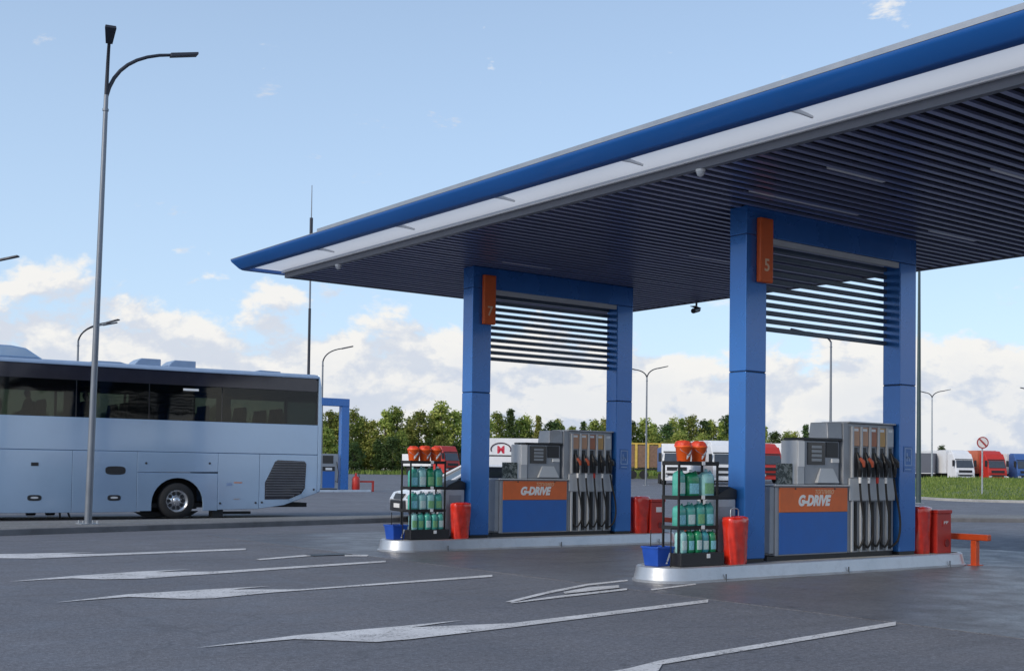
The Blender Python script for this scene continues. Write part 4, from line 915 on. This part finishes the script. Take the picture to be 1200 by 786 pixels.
cols = [1040+20*i for i in range(20)]; nD = 14; gv = []; r3 = random.Random(5)
def vfront(x):
    for (a, b), (c, d) in zip(vk, vk[1:]):
        if a <= x <= c: return b+(d-b)*(x-a)/(c-a)
    return 64
def mound(x, u): return .11 + .60*math.sin(min(1, u*1.25)*math.pi/2)*(1 if x > 1090 else max(0, (x-1040)/50)) 
for x in cols:
    f0 = vfront(x)+.5
    for j in range(nD): u = j/(nD-1); p = ground_at(x, f0+u*56); gv.append((p.x, p.y, gz(p)+mound(x, u)+r3.uniform(-.03, .03)))
MB().add(gv, [(i*nD+j, i*nD+j+1, (i+1)*nD+j+1, (i+1)*nD+j) for i in range(len(cols)-1) for j in range(nD-1)], True).build('verge', GRASSM, kind='structure')
def blade_mat(name, c0, c1):
    m = bpy.data.materials.new(name); m.use_nodes = True; n = m.node_tree; L_ = n.links.new; b = n.nodes['Principled BSDF']
    g_ = n.nodes.new('ShaderNodeNewGeometry'); mx_ = n.nodes.new('ShaderNodeMix'); mx_.data_type = 'RGBA'; mx_.inputs['A'].default_value = (*c0, 1); mx_.inputs['B'].default_value = (*c1, 1)
    L_(g_.outputs['Random Per Island'], mx_.inputs['Factor'])
    oi = n.nodes.new('ShaderNodeObjectInfo'); hs = n.nodes.new('ShaderNodeHueSaturation')
    mr = n.nodes.new('ShaderNodeMapRange'); mr.inputs[3].default_value = .75; mr.inputs[4].default_value = 1.25; L_(oi.outputs['Random'], mr.inputs[0]); L_(mr.outputs[0], hs.inputs['Value'])
    mh = n.nodes.new('ShaderNodeMapRange'); mh.inputs[3].default_value = .485; mh.inputs[4].default_value = .515; L_(oi.outputs['Random'], mh.inputs[0]); L_(mh.outputs[0], hs.inputs['Hue'])
    L_(mx_.outputs['Result'], hs.inputs['Color']); L_(hs.outputs[0], b.inputs['Base Color']); b.inputs['Roughness'].default_value = .6
    b.inputs['Specular IOR Level'].default_value = .25
    tr = n.nodes.new('ShaderNodeBsdfTranslucent'); L_(hs.outputs[0], tr.inputs[0]); ms = n.nodes.new('ShaderNodeMixShader'); ms.inputs[0].default_value = .38
    L_(b.outputs[0], ms.inputs[1]); L_(tr.outputs[0], ms.inputs[2]); L_(ms.outputs[0], n.nodes['Material Output'].inputs[0]); return m
GRB = blade_mat('grass_blades', (.09, .15, .025), (.29, .33, .09))
gb = MB(); vv = []; ff = []
for i in range(26000):
    x = r3.uniform(1042, 1415); u = r3.random()**1.3; p = ground_at(x, vfront(x)+.6+u*56); z = gz(p)+mound(x, u)-.02
    hgt = r3.uniform(.08, .20) + (.22*r3.random() if r3.random() < .25 and u > .25 else 0); a = r3.uniform(0, 6.28); wv = .03+.03*u
    dx, dy = math.cos(a)*wv, math.sin(a)*wv; k = len(vv)
    vv += [(p.x-dx, p.y-dy, z), (p.x+dx, p.y+dy, z), (p.x+r3.uniform(-.08, .08), p.y+r3.uniform(-.08, .08), z+hgt)]; ff.append((k, k+1, k+2))
gb.v = vv; gb.f = ff; gb.sm = [False]*len(ff)
tag(gb.build('verge_grass', GRB, kind='stuff', fix=False), 'rough green grass on the verge before the parked trucks', 'grass')
# low verge in front of the yellow trailer and along the trees
gv2 = []
for x, D in ((715, 150), (725, 146), (800, 148), (800, 154), (715, 156)): gv2.append((x, D))
raised('verge_strip', gv2, .35, GRASSM)
gb = MB(); vv = []; ff = []
for i in range(9000):
    if i < 1500: x = r3.uniform(716, 799); D = r3.uniform(147.5, 153); h0 = .34
    else: x = r3.uniform(300, 980); D = r3.uniform(166, 172); h0 = 0
    p = ground_at(x, D); z = gz(p)+h0; hgt = r3.uniform(.25, .8); a = r3.uniform(0, 6.28); wv = .10
    dx, dy = math.cos(a)*wv, math.sin(a)*wv; k = len(vv)
    vv += [(p.x-dx, p.y-dy, z), (p.x+dx, p.y+dy, z), (p.x+r3.uniform(-.15, .15), p.y+r3.uniform(-.15, .15), z+hgt)]; ff.append((k, k+1, k+2))
gb.v = vv; gb.f = ff; gb.sm = [False]*len(ff)
tag(gb.build('field_grass', GRB, kind='stuff', fix=False), 'rough grass along the foot of the tree line', 'grass')
q = [ground_at(x, D, .02) for x, D in ((-900, 168), (2100, 168), (9000, 900), (-8000, 900))]
MB().add([tuple(p) for p in q], [(0, 1, 2, 3)]).build('meadow', FIELD, kind='structure')

# ------------------------------------------------------------------ trucks
TW = mat('truck_white', (.74, .75, .77), .4, var=.05, scale=.8, dirt=.1); TR = mat('truck_red', (.50, .035, .025), .35, var=.06, dirt=.1)
TGREY = mat('trailer_grey', (.085, .095, .125), .6, var=.08, scale=.6); TCREAM = mat('trailer_cream', (.70, .58, .45), .5, var=.06); TYEL = mat('trailer_yellow', (.62, .42, .08), .5, var=.12, dirt=.2); TBROWN = mat('trailer_brown', (.20, .12, .08), .7, var=.2); TBLUE = mat('truck_blue', (.05, .12, .33), .4)
def truck(label, px, D, rz, cabm, boxm, L_=9.5, h=4.0, cab=True, boxw=2.5, group='trucks parked behind the station', scale=1.0, name='truck'):
    t = thing(name, label, 'truck', ground_at(px, D), rz, group); t.scale = (scale,)*3
    # local: front faces -y, length along +y
    if cab:
        MB().prism([(0.0, .45), (-.10, 1.3), (.02, 1.75), (.38, 2.95), (.75, 3.55), (1.9, 3.6), (2.0, 1.0), (2.0, .45)], -1.23, 1.23, 'x').build('cab', cabm, t, bevel=.06)
        MB().hexa([(-1.1, -.02, 1.86), (1.1, -.02, 1.86), (1.1, .1, 1.86), (-1.1, .1, 1.86)], [(-1.02, .25, 2.74), (1.02, .25, 2.74), (1.02, .36, 2.74), (-1.02, .36, 2.74)]).build('windscreen', mat('truck_glass', (.05, .06, .075), .08, coat=.5), t)
        MB().box(-1.12, 1.12, .30, .50, 2.80, 2.90).build('sun_visor', CARB, t)
        MB().box(-.85, .85, -.13, -.06, 1.25, 1.55).build('grille', CARB, t); MB().box(-.95, .95, -.12, -.04, .82, 1.02).build('grille', CARB, t)
        MB().box(-1.24, 1.24, -.14, .3, .38, .66).build('bumper', cabm, t, bevel=.03)
        for s_ in (-1, 1):
            MB().box(s_*1.0-.2, s_*1.0+.2, -.16, -.10, .70, .90).build('headlight', mat('headlight', (.5, .52, .55), .15, coat=.8), t)
            MB().box(s_*1.42-.14, s_*1.42+.14, .12, .22, 2.0, 2.75).build('mirror', CARB, t)
            for y_ in (1.0,): MB().cyl((s_*.85, y_, .5), (s_*1.22, y_, .5), .5, n=20).build('wheel', TYRE, t)
        MB().prism([(.8, 3.55), (1.9, 3.55), (1.9, min(h, 3.95)), (1.3, min(h, 3.9))], -1.1, 1.1, 'x').build('roof_spoiler', cabm, t, bevel=.04)
    y0 = 2.35 if cab else 0
    MB().box(-boxw/2, boxw/2, y0, y0+L_, 1.15, h).build('cargo_box', boxm, t, bevel=.02)
    MB().box(-.5, .5, y0-.6 if cab else y0, y0+L_, .85, 1.14).build('chassis', CARB, t)
    MB().box(-boxw/2-.01, boxw/2+.01, y0, y0+L_, 1.08, 1.149).build('side_rail', TW if boxm is TGREY else CARB, t)
    for y_ in (y0+L_-1.2, y0+L_-2.5, y0+L_-3.8):
        for s_ in (-1, 1): MB().cyl((s_*.80, y_, .5), (s_*1.22, y_, .5), .5, n=18).build('wheel', TYRE, t)
    return t
FACE = ANG_R        # local -y towards the camera
truck('white truck with white box, face on, behind the grass verge', 1131, 146, FACE+R(9), TW, TW)
truck('red truck with red box in sunlit orange behind the no-waiting sign', 1169, 146, FACE+R(10), TR, mat('trailer_red_sunlit', (.55, .16, .09), .5))  # red box coloured towards orange to hold the sun on its side
truck('truck trailer with grey curtain sides behind the verge', 1097, 150, FACE+R(62), TW, TGREY, L_=6.5, h=3.6, cab=False, name='trailer')
truck('blue and white car transporter at the right edge', 1203, 148, FACE+R(8), TBLUE, TW, h=3.7)
truck('red truck with long white box behind the near dispenser', 905, 118, FACE+R(20), TR, TW, L_=12)
truck('white box trailer parked beside the red truck, behind the near dispenser', 958, 130, FACE+R(62), TW, TW, L_=12, h=4.15, cab=False, name='trailer')
truck('white box truck partly behind the near 5 column', 851, 108, FACE+R(8), TW, TW)
truck('white truck behind the near rack of jugs', 793, 104, FACE-R(4), TW, TBLUE, L_=6, h=3.3)
truck('red truck cab with white load behind the far front column', 530, 142, FACE+R(48), TR, TW, L_=5.0, h=2.6)
m_t = truck('long white trailer with red M emblem behind the far dispenser', 668, 120, FACE+R(82), TW, TW, L_=14, h=4.1, cab=False, name='trailer')
m_t.location = ground_at(556, 122); m_t.rotation_euler = (0, 0, FACE+R(90-4)+math.pi)
# emblem on the side that faces the camera
ROT = (R(90), 0, R(90))
emb = MB().tube([(1.262, 2.75 + 1.0*math.cos(a)*1.0, 3.0 + .62*math.sin(a)) for a in [(-.35 + (math.pi+.7)*i/20) for i in range(21)]], .07, 5).build('emblem_arch', mat('emblem_dark', (.05, .02, .04), .5), m_t)
text_obj('emblem_letter', 'M', 1.0, mat('emblem_red', (.55, .02, .05), .5), m_t, (1.262, 2.75, 2.92), ROT, ext=.005, offset=.04)
MB().box(1.252, 1.262, .2, 13.8, 2.28, 2.42).build('dark_stripe', CARB, m_t)
MB().box(1.252, 1.262, 4.3, 9.0, 2.43, 2.75).build('red_band', mat('emblem_red', (.55, .02, .05), .5), m_t)
# yellow stake trailer
yt = thing('stake_trailer', 'yellow stake-sided trailer seen between the portals', 'trailer', ground_at(728, 140), ANG_R, None)
MB().box(0, 7.2, -1.25, 1.25, 1.1, 1.25).build('bed', CARB, yt); MB().box(-.05, 7.25, -1.29, -1.26, 4.0, 4.15).build('top_rail', TYEL, yt)
for i in range(6):
    MB().box(.1+i*1.35, .38+i*1.35, -1.30, -1.20, 1.26, 4.0).build('stake', TYEL, yt)
    if i < 5: MB().box(.42+i*1.35, 1.42+i*1.35, -1.22, -1.18, 1.35, 3.9).build('side_board', TBROWN, yt)
for x in (1.2, 2.5, 5.6, 6.9): MB().cyl((x, -1.2, .5), (x, -.8, .5), .5, n=18).build('wheel', TYRE, yt)

# ------------------------------------------------------------------ trees
BARK = mat('bark', (.12, .10, .08), .9, var=.3, scale=2); LEAF = [blade_mat('leaf_light', (.20, .28, .05), (.50, .50, .14)), blade_mat('leaf_mid', (.13, .20, .04), (.33, .35, .09)), blade_mat('leaf_dark', (.045, .095, .03), (.11, .16, .05))]
def tree_mesh(seed, h, wid, kind):
    r4 = random.Random(seed); tk = MB()
    tk.tube([(0, 0, -.3), (r4.uniform(-.1, .1), r4.uniform(-.1, .1), h*.35), (r4.uniform(-.2, .2), r4.uniform(-.2, .2), h*.7), (0, 0, h*.96)], [.20, .16, .09, .02], 7)
    cl = []
    nL = 26 if kind != 'pine' else 30
    for i in range(nL):
        zt = h*(.12 + .86*(i+r4.random())/nL)
        if kind == 'pine': rad = wid*(1.02 - zt/h)*.95
        else: q = (zt/h-.12)/.86; rad = wid*(math.sin(math.pi*min(1, q*.82+.18))**.7)*r4.uniform(.55, 1.05)
        for k in range(2 if kind == 'pine' else 3):
            a = r4.uniform(0, 6.28); rr = rad*math.sqrt(r4.uniform(.15, 1)); cl.append((rr*math.cos(a), rr*math.sin(a), zt + r4.uniform(-.3, .3), r4.uniform(.55, 1.05)*(wid/2.2)))
            if r4.random() < .35: tk.tube([(0, 0, max(.3, zt-rr*.7)), (rr*.5*math.cos(a), rr*.5*math.sin(a), zt-rr*.25), (rr*math.cos(a), rr*math.sin(a), zt)], [.06, .04, .015], 5)
    V = []; Fc = []
    for cx, cy, cz, cr in cl:
        for k in range(38):
            d = Vector((r4.gauss(0, 1), r4.gauss(0, 1), r4.gauss(0, .8))).normalized()*cr*r4.random()**.45
            c = Vector((cx, cy, cz))+d
            n_ = (d.normalized()*.7 + Vector((r4.gauss(0, .6), r4.gauss(0, .6), r4.gauss(.3, .6)))).normalized(); u = n_.orthogonal().normalized(); v = n_.cross(u)
            a = r4.uniform(0, 6.28); u, v = u*math.cos(a)+v*math.sin(a), v*math.cos(a)-u*math.sin(a); s_ = r4.uniform(.10, .24)
            o = len(V); V += [c-u*s_*1.3, c-v*s_*.7, c+u*s_*1.3, c+v*s_*.7]; Fc.append((o, o+1, o+2, o+3))
    cr_ = MB(); cr_.v = [tuple(p) for p in V]; cr_.f = Fc; cr_.sm = [False]*len(Fc)
    return tk, cr_
protos = []
for i, (h, wd, kd) in enumerate(((10.5, 2.3, 'birch'), (11.5, 2.0, 'birch'), (9.5, 2.6, 'birch'), (11.5, 1.9, 'pine'), (8.5, 2.9, 'birch'), (12.0, 2.3, 'birch'))):
    protos.append((tree_mesh(100+i, h, wd, kd), kd, h))
built = {}
def tree(px, D, hgt, ki, li, label, group):
    (tk, cr), kd, h = protos[ki]
    t = thing('pine_tree' if kd == 'pine' else 'leafy_tree', label, 'tree', ground_at(px, D), rnd.uniform(0, 6.28), group)
    s_ = hgt/h; t.scale = (s_*rnd.uniform(.95, 1.25), s_*rnd.uniform(.95, 1.25), s_)
    key = (ki, li)
    if key not in built: built[key] = (tk.build('trunk', BARK, t), cr.build('crown', LEAF[li], t, fix=False))
    else:
        for src in built[key]: c = src.copy(); COL.objects.link(c); c.parent = t
    return t
ordn = ['first', 'second', 'third', 'fourth', 'fifth', 'sixth', 'seventh', 'eighth', 'ninth', 'tenth', 'eleventh', 'twelfth', 'thirteenth', 'fourteenth', 'fifteenth', 'sixteenth', 'seventeenth', 'eighteenth', 'nineteenth', 'twentieth', 'twenty-first', 'twenty-second', 'twenty-third', 'twenty-fourth', 'twenty-fifth', 'twenty-sixth', 'twenty-seventh', 'twenty-eighth', 'twenty-ninth', 'thirtieth']
def tree_row(xs_, D0, D1, tops, zone, li_seq, ki_seq, group):
    for i, x in enumerate(xs_):
        D = D0+(D1-D0)*i/max(1, len(xs_)-1) + rnd.uniform(-4, 4); ytop = tops[i % len(tops)] + rnd.uniform(-5, 5)
        hgt = (at_depth(x, ytop, D).z - rise(D))
        tree(x + rnd.uniform(-3, 3), D, hgt, ki_seq[i % len(ki_seq)], li_seq[i % len(li_seq)], '%s, %s from the left' % (zone, ordn[i]), group)
tree_row([374+13*i for i in range(14)], 176, 184, [488, 484, 486, 480, 487, 494, 482, 481, 486, 488, 478, 476, 482, 486], 'light green front-row tree right of the coach', [0, 1, 0, 1, 1, 0], [0, 1, 2, 5, 0, 2, 1], 'trees of the wood behind the coach')
tree_row([368+15*i for i in range(13)], 172, 175, [512, 506, 520, 515, 508, 518], 'low dark tree right of the coach', [2, 1, 2], [4, 2, 0], 'low trees at the edge of the wood')
tree_row([570, 583, 596, 607, 618, 633, 645, 655, 668, 682, 695, 706, 718], 190, 215, [492, 486, 484, 494, 491, 486, 494, 497, 499, 494, 498, 496, 494], 'tree seen over the far dispenser', [0, 1, 2, 1, 0, 0, 2], [0, 1, 3, 2, 5, 3, 2], 'trees over the far dispenser')
tree_row([730, 742, 755, 766, 778, 789, 800, 811, 822, 834, 845, 856, 868], 205, 230, [489, 492, 490, 494, 496, 491, 494, 491, 493, 496, 498, 492, 494], 'tree seen between the two portals', [1, 2, 0, 0, 2, 0, 1], [2, 1, 0, 3, 2, 5, 3], 'trees between the portals')
tree_row([735+15*i for i in range(9)], 200, 215, [512, 516, 508, 514], 'low pale tree between the two portals', [0, 0, 1], [4, 2], 'low trees between the portals')
tree_row([884, 897, 909, 919, 932, 944, 955, 968], 260, 290, [508, 505, 507, 501, 508, 502, 507, 503], 'distant tree seen over the near dispenser', [1, 0, 2], [0, 3, 2, 5], 'distant trees over the near dispenser')
tree_row([1101, 1110], 300, 310, [524, 529], 'small distant tree over the grey trailer', [2], [5, 2], 'distant trees over the grey trailer')
for i in range(16):
    x = -60+26*i; D = 150+1.3*i
    tree(x, D, at_depth(x, (478, 484, 490, 482)[i % 4], D).z - rise(D), (2, 0, 4, 1)[i % 4], i % 2, 'tree behind the coach, glimpsed only through its dark windows', 'trees behind the coach')
